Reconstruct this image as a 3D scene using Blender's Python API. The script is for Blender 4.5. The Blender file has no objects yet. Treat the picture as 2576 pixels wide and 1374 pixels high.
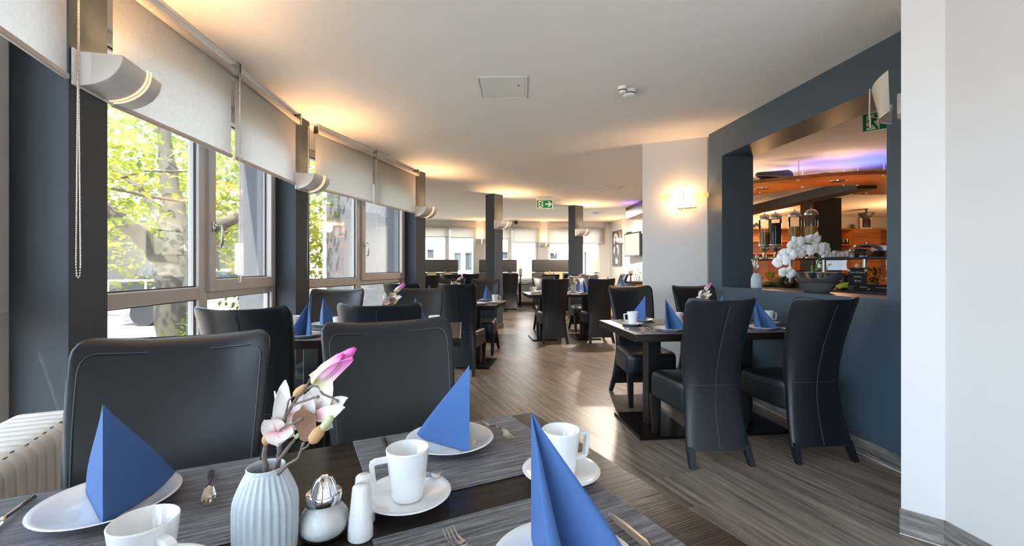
import bpy, bmesh, math, random
from mathutils import Vector, Matrix
rnd = random.Random(7)
PI = math.pi
S = bpy.context.scene
COL = S.collection

# ---------------------------------------------------------------- camera, sky, sun, exposure
FPX, CX, HY, CAMZ = 1116.0, 1288.0, 670.0, 1.2
cam_d = bpy.data.cameras.new('camera')
cam_d.sensor_width = 36.0
cam_d.lens = FPX / 2576.0 * 36.0
cam_d.shift_y = -(687.0 - HY) / 2576.0
cam_d.clip_start = 0.05
cam_d.clip_end = 300
cam = bpy.data.objects.new('camera', cam_d)
COL.objects.link(cam)
cam.location = (0, 0, CAMZ)
cam.rotation_euler = (PI / 2, 0, 0)
S.camera = cam

W = bpy.data.worlds.new('sky')
S.world = W
W.use_nodes = True
bg = W.node_tree.nodes['Background']
bg.inputs['Color'].default_value = (0.66, 0.80, 1.0, 1)
bg.inputs['Strength'].default_value = 5.0

sun_d = bpy.data.lights.new('sun', 'SUN')
sun_d.energy = 14.0
sun_d.angle = 0.01
sun_d.color = (1.0, 0.93, 0.80)
sun = bpy.data.objects.new('sun', sun_d)
COL.objects.link(sun)
sun.rotation_euler = Vector((0.10, 0.42, -0.90)).to_track_quat('-Z', 'Y').to_euler()

S.view_settings.view_transform = 'Standard'
S.view_settings.look = 'None'
S.view_settings.gamma = 1.0
S.view_settings.use_curve_mapping = False
S.view_settings.exposure = 1.1
LAMP = 14.0          # watts of one wall sconce
try:
    S.cycles.use_denoising = True
    S.cycles.max_bounces = 10
    S.cycles.diffuse_bounces = 6
    S.cycles.transparent_max_bounces = 16
except Exception:
    pass

H = 2.575           # ceiling height
TZ = 0.75           # table height

# ---------------------------------------------------------------- measuring helpers
def P(px, py, D):
    return Vector(((px - CX) / FPX * D, D, CAMZ - (py - HY) / FPX * D))

def G(px, py, z):
    D = FPX * (CAMZ - z) / (py - HY)
    return Vector(((px - CX) / FPX * D, D, z))

def rot2(v, a):
    c, s = math.cos(a), math.sin(a)
    return Vector((v[0] * c - v[1] * s, v[0] * s + v[1] * c))

def R(d):
    return math.radians(d)

# ---------------------------------------------------------------- materials
MATS = {}

def new_mat(name):
    m = bpy.data.materials.new(name)
    m.use_nodes = True
    nt = m.node_tree
    b = nt.nodes['Principled BSDF']
    MATS[name] = m
    return m, nt, b

def setc(sock, c):
    sock.default_value = (c[0], c[1], c[2], 1)

def coords(nt, scale=(1, 1, 1), rot=(0, 0, 0), kind='Object'):
    tc = nt.nodes.new('ShaderNodeTexCoord')
    mp = nt.nodes.new('ShaderNodeMapping')
    mp.inputs['Scale'].default_value = scale
    mp.inputs['Rotation'].default_value = rot
    nt.links.new(tc.outputs[kind], mp.inputs['Vector'])
    return mp.outputs['Vector']

def noise(nt, vec, scale, detail=4, rough=0.55):
    n = nt.nodes.new('ShaderNodeTexNoise')
    n.inputs['Scale'].default_value = scale
    n.inputs['Detail'].default_value = detail
    n.inputs['Roughness'].default_value = rough
    nt.links.new(vec, n.inputs['Vector'])
    return n.outputs['Fac']

def ramp(nt, fac, stops):
    r = nt.nodes.new('ShaderNodeValToRGB')
    el = r.color_ramp.elements
    while len(el) < len(stops):
        el.new(0.5)
    for e, (p, c) in zip(el, stops):
        e.position = p
        e.color = (c[0], c[1], c[2], 1)
    nt.links.new(fac, r.inputs['Fac'])
    return r.outputs['Color']

def bump(nt, b, h, strength, dist=0.002):
    bp = nt.nodes.new('ShaderNodeBump')
    bp.inputs['Strength'].default_value = strength
    bp.inputs['Distance'].default_value = dist
    nt.links.new(h, bp.inputs['Height'])
    nt.links.new(bp.outputs['Normal'], b.inputs['Normal'])

def plain(name, c, rough=0.5, metal=0.0, nscale=0, nstr=0.1, spec=None, coat=0):
    m, nt, b = new_mat(name)
    setc(b.inputs['Base Color'], c)
    b.inputs['Roughness'].default_value = rough
    b.inputs['Metallic'].default_value = metal
    if spec is not None:
        b.inputs['Specular IOR Level'].default_value = spec
    if coat:
        b.inputs['Coat Weight'].default_value = coat
        b.inputs['Coat Roughness'].default_value = 0.08
    if nscale:
        v = coords(nt)
        bump(nt, b, noise(nt, v, nscale), nstr)
    return m

def emis(name, c, strength, base=(0.8, 0.8, 0.8)):
    m, nt, b = new_mat(name)
    setc(b.inputs['Base Color'], base)
    setc(b.inputs['Emission Color'], c)
    b.inputs['Emission Strength'].default_value = strength
    return m

def wood(name, c1, c2, c3, scale=(1.2, 18, 18), rough=0.4, bstr=0.25, per_obj=False, spec=0.5):
    m, nt, b = new_mat(name)
    v = coords(nt, scale)
    if per_obj:
        oi = nt.nodes.new('ShaderNodeObjectInfo')
        ad = nt.nodes.new('ShaderNodeVectorMath')
        ad.operation = 'MULTIPLY_ADD'
        cmb = nt.nodes.new('ShaderNodeCombineXYZ')
        nt.links.new(oi.outputs['Random'], cmb.inputs[0])
        nt.links.new(oi.outputs['Random'], cmb.inputs[1])
        nt.links.new(oi.outputs['Random'], cmb.inputs[2])
        nt.links.new(cmb.outputs[0], ad.inputs[0])
        ad.inputs[1].default_value = (37, 71, 13)
        nt.links.new(v, ad.inputs[2])
        v = ad.outputs[0]
    n1 = noise(nt, v, 1.6, 8, 0.62)
    n2 = noise(nt, v, 9.0, 4, 0.6)
    mx = nt.nodes.new('ShaderNodeMath')
    mx.operation = 'MULTIPLY_ADD'
    nt.links.new(n2, mx.inputs[0])
    mx.inputs[1].default_value = 0.35
    nt.links.new(n1, mx.inputs[2])
    col = ramp(nt, mx.outputs[0], [(0.45, c1), (0.66, c2), (0.90, c3)])
    nt.links.new(col, b.inputs['Base Color'])
    b.inputs['Roughness'].default_value = rough
    b.inputs['Specular IOR Level'].default_value = spec
    bump(nt, b, mx.outputs[0], bstr, 0.002)
    return m

plain('wall_white', (0.63, 0.615, 0.59), 0.7, nscale=140, nstr=0.06)
plain('ceiling_white', (0.86, 0.83, 0.79), 0.8)
m, nt, b = new_mat('slate_paint')
setc(b.inputs['Base Color'], (0.056, 0.086, 0.114))
b.inputs['Roughness'].default_value = 0.42
w_ = nt.nodes.new('ShaderNodeTexWave'); w_.bands_direction = 'Z'
w_.inputs['Scale'].default_value = 55; w_.inputs['Distortion'].default_value = 1.5
nt.links.new(coords(nt), w_.inputs['Vector'])
bump(nt, b, w_.outputs['Fac'], 0.12, 0.001)

m, nt, b = new_mat('pillar_paint')
setc(b.inputs['Base Color'], (0.056, 0.068, 0.082))
b.inputs['Roughness'].default_value = 0.55
b.inputs['Specular IOR Level'].default_value = 0.16
w_ = nt.nodes.new('ShaderNodeTexWave'); w_.bands_direction = 'Z'
w_.inputs['Scale'].default_value = 75; w_.inputs['Distortion'].default_value = 2
nt.links.new(coords(nt), w_.inputs['Vector'])
bump(nt, b, w_.outputs['Fac'], 0.15, 0.001)

plain('black_paint', (0.02, 0.02, 0.022), 0.5)
wood('floor_wood', (0.068, 0.052, 0.042), (0.195, 0.152, 0.122), (0.36, 0.29, 0.235), (22, 1.1, 22), 0.33, 0.22, True, 0.5)
wood('skirting_wood', (0.045, 0.038, 0.034), (0.17, 0.148, 0.132), (0.32, 0.285, 0.26), (3.0, 3, 40), 0.5, 0.3, True)
wood('skirting_dark', (0.05, 0.035, 0.024), (0.10, 0.07, 0.05), (0.16, 0.115, 0.08), (0.8, 12, 12), 0.5, 0.3, True)
wood('table_wood', (0.006, 0.0045, 0.004), (0.014, 0.010, 0.008), (0.030, 0.021, 0.016), (1.3, 45, 45), 0.28, 0.5, False, 0.22)
wood('cherry_wood', (0.22, 0.062, 0.012), (0.36, 0.115, 0.022), (0.46, 0.17, 0.04), (0.7, 9, 9), 0.38, 0.1)

m, nt, b = new_mat('black_leather')
setc(b.inputs['Base Color'], (0.0060, 0.0095, 0.0145))
b.inputs['Roughness'].default_value = 0.37
b.inputs['Specular IOR Level'].default_value = 0.50
v = coords(nt)
bump(nt, b, noise(nt, v, 320, 3), 0.10, 0.0006)
plain('leather_seam', (0.05, 0.052, 0.058), 0.45)
plain('black_wood', (0.010, 0.009, 0.009), 0.35)
plain('grey_leather', (0.075, 0.068, 0.066), 0.5, nscale=200, nstr=0.1)
plain('black_steel', (0.015, 0.014, 0.014), 0.3, 0.6)
plain('porcelain', (0.80, 0.80, 0.79), 0.12, 0, spec=0.5, coat=0.3)
plain('vase_glaze', (0.50, 0.55, 0.58), 0.30)
plain('steel', (0.80, 0.78, 0.75), 0.13, 1.0)
plain('chrome', (0.82, 0.82, 0.82), 0.06, 1.0)
plain('brushed_steel', (0.55, 0.54, 0.52), 0.3, 1.0)
plain('frame_grey', (0.50, 0.46, 0.42), 0.42)
plain('gasket', (0.02, 0.02, 0.022), 0.5)
plain('sconce_grey', (0.62, 0.60, 0.575), 0.42)
plain('sconce_white', (0.82, 0.81, 0.79), 0.45)
plain('radiator_white', (0.78, 0.75, 0.69), 0.30)
plain('radiator_chip', (0.06, 0.05, 0.04), 0.6)
plain('bark_twig', (0.16, 0.125, 0.10), 0.8, nscale=400, nstr=0.6)
plain('bud_green', (0.45, 0.50, 0.25), 0.6)
plain('husk_tan', (0.48, 0.29, 0.13), 0.75, nscale=300, nstr=0.5)
plain('leaf_brown', (0.17, 0.085, 0.045), 0.8, nscale=250, nstr=0.6)
plain('plastic_white', (0.80, 0.78, 0.74), 0.4)
plain('dark_slot', (0.03, 0.028, 0.026), 0.6)
plain('sign_green', (0.0, 0.20, 0.055), 0.4)
plain('sign_white', (0.80, 0.88, 0.72), 0.4)
plain('sugar', (0.90, 0.89, 0.88), 0.8, nscale=900, nstr=0.4)
plain('stucco_grey', (0.10, 0.103, 0.112), 0.9, nscale=60, nstr=0.8)
plain('house_white', (0.82, 0.77, 0.74), 0.8)
plain('house_grey', (0.045, 0.047, 0.052), 0.8)
plain('asphalt', (0.27, 0.225, 0.20), 0.9)
plain('car_white', (0.75, 0.77, 0.80), 0.2)
plain('dark_glass', (0.04, 0.05, 0.055), 0.06)
plain('bark', (0.075, 0.064, 0.048), 0.9, nscale=26, nstr=1.0)
plain('candle_wax', (0.80, 0.70, 0.45), 0.5)
plain('card_yellow', (0.70, 0.52, 0.26), 0.6)
plain('chalkboard', (0.015, 0.015, 0.016), 0.7)
plain('chalk', (0.80, 0.79, 0.76), 0.8)
plain('cereal_tan', (0.45, 0.27, 0.08), 0.8, nscale=130, nstr=1.0)
plain('cereal_dark', (0.035, 0.028, 0.022), 0.7, nscale=130, nstr=1.0)
plain('cereal_gold', (0.60, 0.36, 0.09), 0.8, nscale=130, nstr=1.0)
plain('lime_cloth', (0.38, 0.50, 0.02), 0.7)
plain('pot_grey', (0.10, 0.098, 0.094), 0.22, 0.25)
plain('stem_green', (0.10, 0.18, 0.035), 0.5)
plain('orchid_white', (0.84, 0.83, 0.82), 0.6)
plain('orchid_core', (0.62, 0.45, 0.12), 0.6)
plain('paper_white', (0.80, 0.79, 0.76), 0.7)
plain('photo_dark', (0.03, 0.028, 0.026), 0.4)
plain('speaker_navy', (0.012, 0.016, 0.026), 0.35)
plain('art_grey', (0.09, 0.088, 0.086), 0.6)
plain('art_white', (0.75, 0.74, 0.72), 0.6)
plain('tv_black', (0.02, 0.02, 0.022), 0.2)
plain('lamp_glass', (0.55, 0.53, 0.46), 0.35)
plain('red_bow', (0.45, 0.02, 0.02), 0.6)
emis('screen', (0.78, 0.82, 0.55), 0.30, (0.1, 0.1, 0.1))  # greenish reflection on the television, put in as an even glow
emis('bulb_warm', (1.0, 0.66, 0.30), 14.0)
emis('slit_glow', (1.0, 0.66, 0.32), 0.45)
emis('spot_glow', (1.0, 0.80, 0.55), 9.0)
emis('led_blue', (0.10, 0.18, 1.0), 5.0)

# glass that lets the daylight straight through, with mirror reflections at glancing angles
def clear_glass(name, tint=(0.95, 0.97, 0.97), refl=0.9, rough=0.0):
    m = bpy.data.materials.new(name); m.use_nodes = True; MATS[name] = m
    nt = m.node_tree; nt.nodes.clear()
    out = nt.nodes.new('ShaderNodeOutputMaterial')
    mix = nt.nodes.new('ShaderNodeMixShader')
    tr = nt.nodes.new('ShaderNodeBsdfTransparent'); setc(tr.inputs['Color'], tint)
    gl = nt.nodes.new('ShaderNodeBsdfGlossy'); gl.inputs['Roughness'].default_value = rough
    fr = nt.nodes.new('ShaderNodeFresnel'); fr.inputs['IOR'].default_value = 1.45
    mu = nt.nodes.new('ShaderNodeMath'); mu.operation = 'MULTIPLY'; mu.inputs[1].default_value = refl
    nt.links.new(fr.outputs[0], mu.inputs[0])
    nt.links.new(mu.outputs[0], mix.inputs[0])
    nt.links.new(tr.outputs[0], mix.inputs[1]); nt.links.new(gl.outputs[0], mix.inputs[2])
    nt.links.new(mix.outputs[0], out.inputs[0])
    return m
clear_glass('window_glass', (0.96, 0.98, 0.97), 0.55)
clear_glass('jar_glass', (0.95, 0.96, 0.96), 1.0)

def translucent(name, c, tc, fac, rough_n=0, hue_n=0):
    m = bpy.data.materials.new(name); m.use_nodes = True; MATS[name] = m
    nt = m.node_tree; nt.nodes.clear()
    out = nt.nodes.new('ShaderNodeOutputMaterial')
    mix = nt.nodes.new('ShaderNodeMixShader'); mix.inputs[0].default_value = fac
    d = nt.nodes.new('ShaderNodeBsdfDiffuse'); setc(d.inputs['Color'], c)
    t = nt.nodes.new('ShaderNodeBsdfTranslucent'); setc(t.inputs['Color'], tc)
    if rough_n:
        v = coords(nt)
        f = noise(nt, v, rough_n, 5, 0.7)
        k = 0.9
        col = ramp(nt, f, [(0.35, [x * k for x in c]), (0.65, c)])
        nt.links.new(col, d.inputs['Color'])
        col = ramp(nt, f, [(0.35, [x * k for x in tc]), (0.65, tc)])
        nt.links.new(col, t.inputs['Color'])
    if hue_n:
        v = coords(nt)
        f = noise(nt, v, hue_n, 3, 0.6)
        col = ramp(nt, f, [(0.35, [c[0] * .45, c[1] * .62, c[2] * .6]), (0.62, [c[0] * 1.15, c[1] * 1.05, c[2]])])
        nt.links.new(col, d.inputs['Color'])
        col = ramp(nt, f, [(0.35, [tc[0] * .5, tc[1] * .65, tc[2] * .6]), (0.62, [tc[0] * 1.1, tc[1] * 1.05, tc[2]])])
        nt.links.new(col, t.inputs['Color'])
    nt.links.new(d.outputs[0], mix.inputs[1]); nt.links.new(t.outputs[0], mix.inputs[2])
    nt.links.new(mix.outputs[0], out.inputs[0])
    return m
translucent('blind_fabric', (0.55, 0.53, 0.49), (0.50, 0.49, 0.45), 0.45, 45)
translucent('leaf', (0.17, 0.20, 0.040), (0.44, 0.45, 0.075), 0.55, 0, 1.3)
translucent('hedge_leaf', (0.11, 0.15, 0.025), (0.28, 0.32, 0.04), 0.5, 0, 1.5)
translucent('petal_white', (0.80, 0.75, 0.73), (0.75, 0.68, 0.64), 0.3)

# petal turning from pink base to white, and a bud turning from cream to magenta
def petal_grad(name, stops, axis=2):
    m, nt, b = new_mat(name)
    tc = nt.nodes.new('ShaderNodeTexCoord')
    sp = nt.nodes.new('ShaderNodeSeparateXYZ')
    nt.links.new(tc.outputs['UV'], sp.inputs[0])
    col = ramp(nt, sp.outputs[1], stops)
    nt.links.new(col, b.inputs['Base Color'])
    b.inputs['Roughness'].default_value = 0.55
    b.inputs['Subsurface Weight'].default_value = 0.0
    return m
petal_grad('petal_pink', [(0.0, (0.60, 0.22, 0.25)), (0.14, (0.78, 0.52, 0.50)), (0.36, (0.82, 0.77, 0.73))])
petal_grad('bud_magenta', [(0.0, (0.55, 0.58, 0.25)), (0.22, (0.80, 0.68, 0.62)), (0.5, (0.76, 0.38, 0.62)), (1.0, (0.66, 0.10, 0.42))])

# woven place mat: fine ribs along the length with streaks
m, nt, b = new_mat('mat_weave')
v = coords(nt, (1, 1, 1))
w1 = nt.nodes.new('ShaderNodeTexWave'); w1.bands_direction = 'Y'; w1.inputs['Scale'].default_value = 96
w1.inputs['Distortion'].default_value = 0.6; w1.inputs['Detail'].default_value = 1; w1.inputs['Detail Scale'].default_value = 3
nt.links.new(v, w1.inputs['Vector'])
w2 = nt.nodes.new('ShaderNodeTexWave'); w2.bands_direction = 'X'; w2.inputs['Scale'].default_value = 150
nt.links.new(v, w2.inputs['Vector'])
st = noise(nt, coords(nt, (7, 150, 1)), 1.0, 5, 0.7)
mu = nt.nodes.new('ShaderNodeMath'); mu.operation = 'MULTIPLY'
nt.links.new(w1.outputs['Fac'], mu.inputs[0]); nt.links.new(w2.outputs['Fac'], mu.inputs[1])
ad = nt.nodes.new('ShaderNodeMath'); ad.operation = 'MULTIPLY_ADD'; ad.inputs[1].default_value = 0.36
nt.links.new(mu.outputs[0], ad.inputs[0]); nt.links.new(st, ad.inputs[2])
col = ramp(nt, ad.outputs[0], [(0.38, (0.010, 0.010, 0.012)), (0.56, (0.10, 0.10, 0.112)), (0.92, (0.42, 0.42, 0.45))])
nt.links.new(col, b.inputs['Base Color'])
b.inputs['Roughness'].default_value = 0.6
bump(nt, b, mu.outputs[0], 0.6, 0.0015)

# blue paper napkin with faint embossing
m, nt, b = new_mat('napkin_blue')
setc(b.inputs['Base Color'], (0.050, 0.122, 0.310))
b.inputs['Roughness'].default_value = 0.85
v = coords(nt)
bump(nt, b, noise(nt, v, 700, 3), 0.12, 0.0008)

# ---------------------------------------------------------------- mesh helpers
class MB:
    def __init__(s):
        s.v = []; s.f = []; s.sm = []; s.uv = {}; s.sharp = 78
    def add(s, verts, faces, smooth=False, M=None):
        o = len(s.v)
        for p in verts:
            p = Vector(p)
            s.v.append(M @ p if M is not None else p)
        for f in faces:
            s.f.append([i + o for i in f]); s.sm.append(smooth)
        return s
    def box(s, x0, y0, z0, x1, y1, z1, M=None):
        vs = [(x0, y0, z0), (x1, y0, z0), (x1, y1, z0), (x0, y1, z0), (x0, y0, z1), (x1, y0, z1), (x1, y1, z1), (x0, y1, z1)]
        s.add(vs, [(0, 3, 2, 1), (4, 5, 6, 7), (0, 1, 5, 4), (1, 2, 6, 5), (2, 3, 7, 6), (3, 0, 4, 7)], False, M)
        return s
    def bbox(s, x0, y0, z0, x1, y1, z1, bev=0.004, M=None, seg=1):
        bm = bmesh.new()
        bmesh.ops.create_cube(bm, size=1)
        for v in bm.verts:
            v.co = Vector(((x0 + x1) / 2 + v.co.x * (x1 - x0), (y0 + y1) / 2 + v.co.y * (y1 - y0), (z0 + z1) / 2 + v.co.z * (z1 - z0)))
        bmesh.ops.bevel(bm, geom=bm.edges[:], offset=bev, segments=seg, affect='EDGES', profile=0.5)
        bm.verts.index_update()
        s.add([v.co.copy() for v in bm.verts], [[v.index for v in f.verts] for f in bm.faces], seg > 1, M)
        bm.free()
        return s
    def prism(s, pts, z0, z1, M=None):
        n = len(pts)
        a = sum(pts[i][0] * pts[(i + 1) % n][1] - pts[(i + 1) % n][0] * pts[i][1] for i in range(n))
        if a < 0:
            pts = pts[::-1]
        vs = [(p[0], p[1], z0) for p in pts] + [(p[0], p[1], z1) for p in pts]
        fs = [list(range(n))[::-1], list(range(n, 2 * n))] + [(i, (i + 1) % n, n + (i + 1) % n, n + i) for i in range(n)]
        s.add(vs, fs, False, M)
        return s
    def taper(s, c0, w0, d0, c1, w1, d1, M=None):
        vs = []
        for c, w, d in ((c0, w0, d0), (c1, w1, d1)):
            for sx, sy in ((-1, -1), (1, -1), (1, 1), (-1, 1)):
                vs.append((c[0] + sx * w / 2, c[1] + sy * d / 2, c[2]))
        s.add(vs, [(0, 3, 2, 1), (4, 5, 6, 7), (0, 1, 5, 4), (1, 2, 6, 5), (2, 3, 7, 6), (3, 0, 4, 7)], False, M)
        return s
    def lathe(s, prof, n=24, M=None, flute=None, cap0=True, cap1=True):
        vs = []
        for (r, z) in prof:
            for k in range(n):
                a = 2 * PI * k / n
                rr = r * (flute(k, z) if flute else 1)
                vs.append((rr * math.cos(a), rr * math.sin(a), z))
        fs = []
        for i in range(len(prof) - 1):
            for k in range(n):
                k2 = (k + 1) % n
                fs.append((i * n + k, i * n + k2, (i + 1) * n + k2, (i + 1) * n + k))
        if cap0: fs.append(list(range(n))[::-1])
        if cap1: fs.append([(len(prof) - 1) * n + k for k in range(n)])
        s.add(vs, fs, True, M)
        return s
    def tube(s, pts, r, n=6, M=None, caps=True):
        pts = [Vector(p) for p in pts]
        rs = r if isinstance(r, (list, tuple)) else [r] * len(pts)
        vs = []
        up = Vector((0.13, 0.31, 0.94)).normalized()
        for i, p in enumerate(pts):
            t = (pts[min(i + 1, len(pts) - 1)] - pts[max(i - 1, 0)])
            t = t.normalized() if t.length > 1e-9 else Vector((0, 0, 1))
            a = t.cross(up)
            if a.length < 1e-3: a = t.cross(Vector((1, 0, 0)))
            a.normalize(); bq = t.cross(a)
            for k in range(n):
                q = 2 * PI * k / n
                vs.append(p + a * (math.cos(q) * rs[i]) + bq * (math.sin(q) * rs[i]))
        fs = []
        for i in range(len(pts) - 1):
            for k in range(n):
                k2 = (k + 1) % n
                fs.append((i * n + k, i * n + k2, (i + 1) * n + k2, (i + 1) * n + k))
        if caps:
            fs.append(list(range(n))[::-1]); fs.append([(len(pts) - 1) * n + k for k in range(n)])
        s.add(vs, fs, True, M)
        return s
    def ball(s, c, r, n=8, m=5, M=None):
        rx, ry, rz = r if isinstance(r, (list, tuple)) else (r, r, r)
        vs = [(c[0], c[1], c[2] - rz)]
        for i in range(1, m):
            t = -PI / 2 + PI * i / m
            for k in range(n):
                a = 2 * PI * k / n
                vs.append((c[0] + rx * math.cos(t) * math.cos(a), c[1] + ry * math.cos(t) * math.sin(a), c[2] + rz * math.sin(t)))
        vs.append((c[0], c[1], c[2] + rz))
        fs = [(0, 1 + (k + 1) % n, 1 + k) for k in range(n)]
        for i in range(m - 2):
            for k in range(n):
                k2 = (k + 1) % n
                fs.append((1 + i * n + k, 1 + i * n + k2, 1 + (i + 1) * n + k2, 1 + (i + 1) * n + k))
        L = len(vs) - 1
        fs += [(L, 1 + (m - 2) * n + k, 1 + (m - 2) * n + (k + 1) % n) for k in range(n)]
        s.add(vs, fs, True, M)
        return s
    def loft(s, rings, caps=True, smooth=True, M=None):
        n = len(rings[0])
        vs = [p for r in rings for p in r]
        fs = []
        for i in range(len(rings) - 1):
            for k in range(n):
                k2 = (k + 1) % n
                fs.append((i * n + k, i * n + k2, (i + 1) * n + k2, (i + 1) * n + k))
        if caps:
            fs.append(list(range(n))[::-1]); fs.append([(len(rings) - 1) * n + k for k in range(n)])
        s.add(vs, fs, smooth, M)
        return s
    def grid(s, fn, nu, nv, smooth=True, M=None, uv=False):
        o = len(s.v)
        vs = [fn(i / nu, j / nv) for j in range(nv + 1) for i in range(nu + 1)]
        fs = [(j * (nu + 1) + i, j * (nu + 1) + i + 1, (j + 1) * (nu + 1) + i + 1, (j + 1) * (nu + 1) + i) for j in range(nv) for i in range(nu)]
        s.add(vs, fs, smooth, M)
        if uv:
            for j in range(nv + 1):
                for i in range(nu + 1):
                    s.uv[o + j * (nu + 1) + i] = (i / nu, j / nv)
        return s
    def mesh(s, name, mat):
        me = bpy.data.meshes.new(name)
        me.from_pydata([tuple(p) for p in s.v], [], s.f)
        me.polygons.foreach_set('use_smooth', s.sm)
        if s.uv:
            l = me.uv_layers.new(name='UVMap')
            for lp in me.loops:
                l.data[lp.index].uv = s.uv.get(lp.vertex_index, (0, 0))
        me.materials.append(MATS[mat])
        me.update()
        if any(s.sm):
            me.set_sharp_from_angle(angle=R(s.sharp))
        return me
    def obj(s, name, mat, parent=None, loc=None, rz=0):
        o = bpy.data.objects.new(name, s.mesh(name, mat))
        COL.objects.link(o)
        if parent is not None: o.parent = parent
        if loc is not None: o.location = loc
        o.rotation_euler.z = rz
        return o

def tag(o, label, cat, group=None, kind=None):
    o['label'] = label
    o['category'] = cat
    if group: o['group'] = group
    if kind: o['kind'] = kind
    return o

def empty(name, loc=(0, 0, 0), rz=0):
    o = bpy.data.objects.new(name, None)
    COL.objects.link(o)
    o.location = loc
    o.rotation_euler.z = rz
    o.empty_display_size = 0.1
    return o

def struct(o, label=None, cat=None):
    o['kind'] = 'structure'
    if label:
        o['label'] = label; o['category'] = cat or 'wall'
    return o

def copy_tree(o, parent=None):
    c = o.copy()
    COL.objects.link(c)
    if parent is not None: c.parent = parent
    for ch in list(o.children):
        copy_tree(ch, c)
    return c

USED = {}
def place(proto, loc, rz, label, group=None):
    """first use moves the prototype itself, later ones copy it with its parts"""
    if proto.name not in USED:
        USED[proto.name] = 1; o = proto
    else:
        o = copy_tree(proto)
    o.location = loc
    o.rotation_euler.z = rz
    o['label'] = label
    if group: o['group'] = group
    return o

def frame_mat(origin, ang):
    return Matrix.Translation(Vector((origin[0], origin[1], 0))) @ Matrix.Rotation(ang, 4, 'Z')

def lamp(name, kind, loc, energy, color, parent=None, **kw):
    d = bpy.data.lights.new(name, kind)
    d.energy = energy; d.color = color
    for k, v in kw.items(): setattr(d, k, v)
    o = bpy.data.objects.new(name, d)
    COL.objects.link(o)
    if parent is not None: o.parent = parent
    o.location = loc
    return o

WARM = (1.0, 0.56, 0.25)
#SECTION_STRUCTURE
BA = R(6.0)                                   # the building's right angle to the camera axis
E1 = Vector((math.cos(BA), math.sin(BA)))     # along the far wall
E2 = Vector((-math.sin(BA), math.cos(BA)))    # into the room

# the curved window front: pillars on an arc, near corner of each room face and tangent angle
ARC = [((2.30, -3.26), -64), ((0.468, -2.03), -48), ((-0.935, -0.30), -31), ((-1.77, 1.77), -13), ((-1.948, 3.996), 4), ((-1.366, 6.315), 23)]
PW = 0.235
def tang(th): return Vector((math.sin(R(th)), math.cos(R(th))))
def outn(th): return Vector((-math.cos(R(th)), math.sin(R(th))))
pil = []
for (a, th) in ARC:
    A = Vector(a); B = A + tang(th) * PW
    pil.append((A, B, th))

EXT = [Vector((-1.85, 6.75)), Vector((-3.1, 7.75)), Vector((-3.3, 13.0))]
farO = Vector((0.40, 13.55))
def far_pt(px):
    u = (px - CX) / FPX
    s_ = (u * farO.y - farO.x) / (E1.x - u * E1.y)
    return s_
def FW(s_, t=0.0): return farO + E1 * s_ + E2 * t
s_corner = far_pt(1534.5)
cornerF = FW(s_corner)

# floor base, planks, ceiling
facade = [pil[i][0] + outn(pil[i][2]) * 0.30 for i in range(6)]
bpoly = [tuple(p) for p in facade] + [tuple(p) for p in EXT] + [tuple(FW(-3.9, 0.25)), tuple(FW(s_corner + 8.6, 0.25)), (11.6, -3.4)]
fl = MB().prism(bpoly, -0.30, -0.006).obj('floor', 'floor_wood')
struct(fl, 'brown oak plank floor running through the whole dining room', 'floor')
PA = R(21.5)
pdir = Vector((-math.sin(PA), math.cos(PA))); pper = Vector((math.cos(PA), math.sin(PA)))
clipn = []
for i in range(5):
    a = pil[i][1] + outn(pil[i][2]) * 0.19; b_ = pil[i + 1][0] + outn(pil[i + 1][2]) * 0.19
    d = (b_ - a).normalized(); n = Vector((d.y, -d.x))
    clipn.append((a, n))
def clip_poly(pts, a, n):
    out = []
    for i in range(len(pts)):
        p, q = pts[i], pts[(i + 1) % len(pts)]
        dp, dq = (p - a).dot(n), (q - a).dot(n)
        if dp >= 0: out.append(p)
        if (dp >= 0) != (dq >= 0): out.append(p + (q - p) * (dp / (dp - dq)))
    return out
planks = []
PWD, PLN = 0.19, 1.28
r_ = random.Random(3)
for i in range(-38, 38):
    off = r_.random() * PLN
    for j in range(-4, 14):
        u0, v0 = i * PWD, j * PLN + off
        g = 0.0005
        pts = [pper * (u0 + g) + pdir * (v0 + g), pper * (u0 + PWD - g) + pdir * (v0 + g), pper * (u0 + PWD - g) + pdir * (v0 + PLN - g), pper * (u0 + g) + pdir * (v0 + PLN - g)]
        c = sum(pts, Vector((0, 0))) / 4
        if not (-3.2 < c.x < 3.2 and -2.2 < c.y < 13.3): continue
        if c.y > 7.6 and c.x < -2.9: continue
        right = 2.35 + 0.105 * (2.6 - c.y)
        if c.y < 4.7 and c.x > right + 0.2: continue
        if c.y < 1.9 and c.x > 2.4: continue
        if c.y < 6.6:
            for (a, n) in clipn:
                pts = clip_poly(pts, a, n)
                if len(pts) < 3: break
            if len(pts) < 3: continue
        vis = c.y > 1.6 and abs(c.x) / c.y < 1.35
        planks.append((c.y + (0 if vis else 100), c, pts))
planks.sort(key=lambda t: t[0])
def plank_mb(mb, c, pts):
    z0, z1 = -0.006, -r_.random() * 0.0006
    q = [((p - c).x, (p - c).y) for p in pts]
    q = [rot2(p, -PA) for p in q]
    mb.prism([(p.x, p.y) for p in q], z0, z1, Matrix.Identity(4))
for k, (key, c, pts) in enumerate(planks[:285]):
    mb = MB(); plank_mb(mb, c, pts)
    mb.obj('plank', 'floor_wood', fl, (c.x, c.y, 0), PA)
mb = MB()
for (key, c, pts) in planks[285:]:
    mb.prism([tuple(p) for p in pts], -0.006, -0.0003)
if mb.v:
    o = mb.obj('plank_rest', 'floor_wood', fl); o['kind'] = 'stuff'

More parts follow.
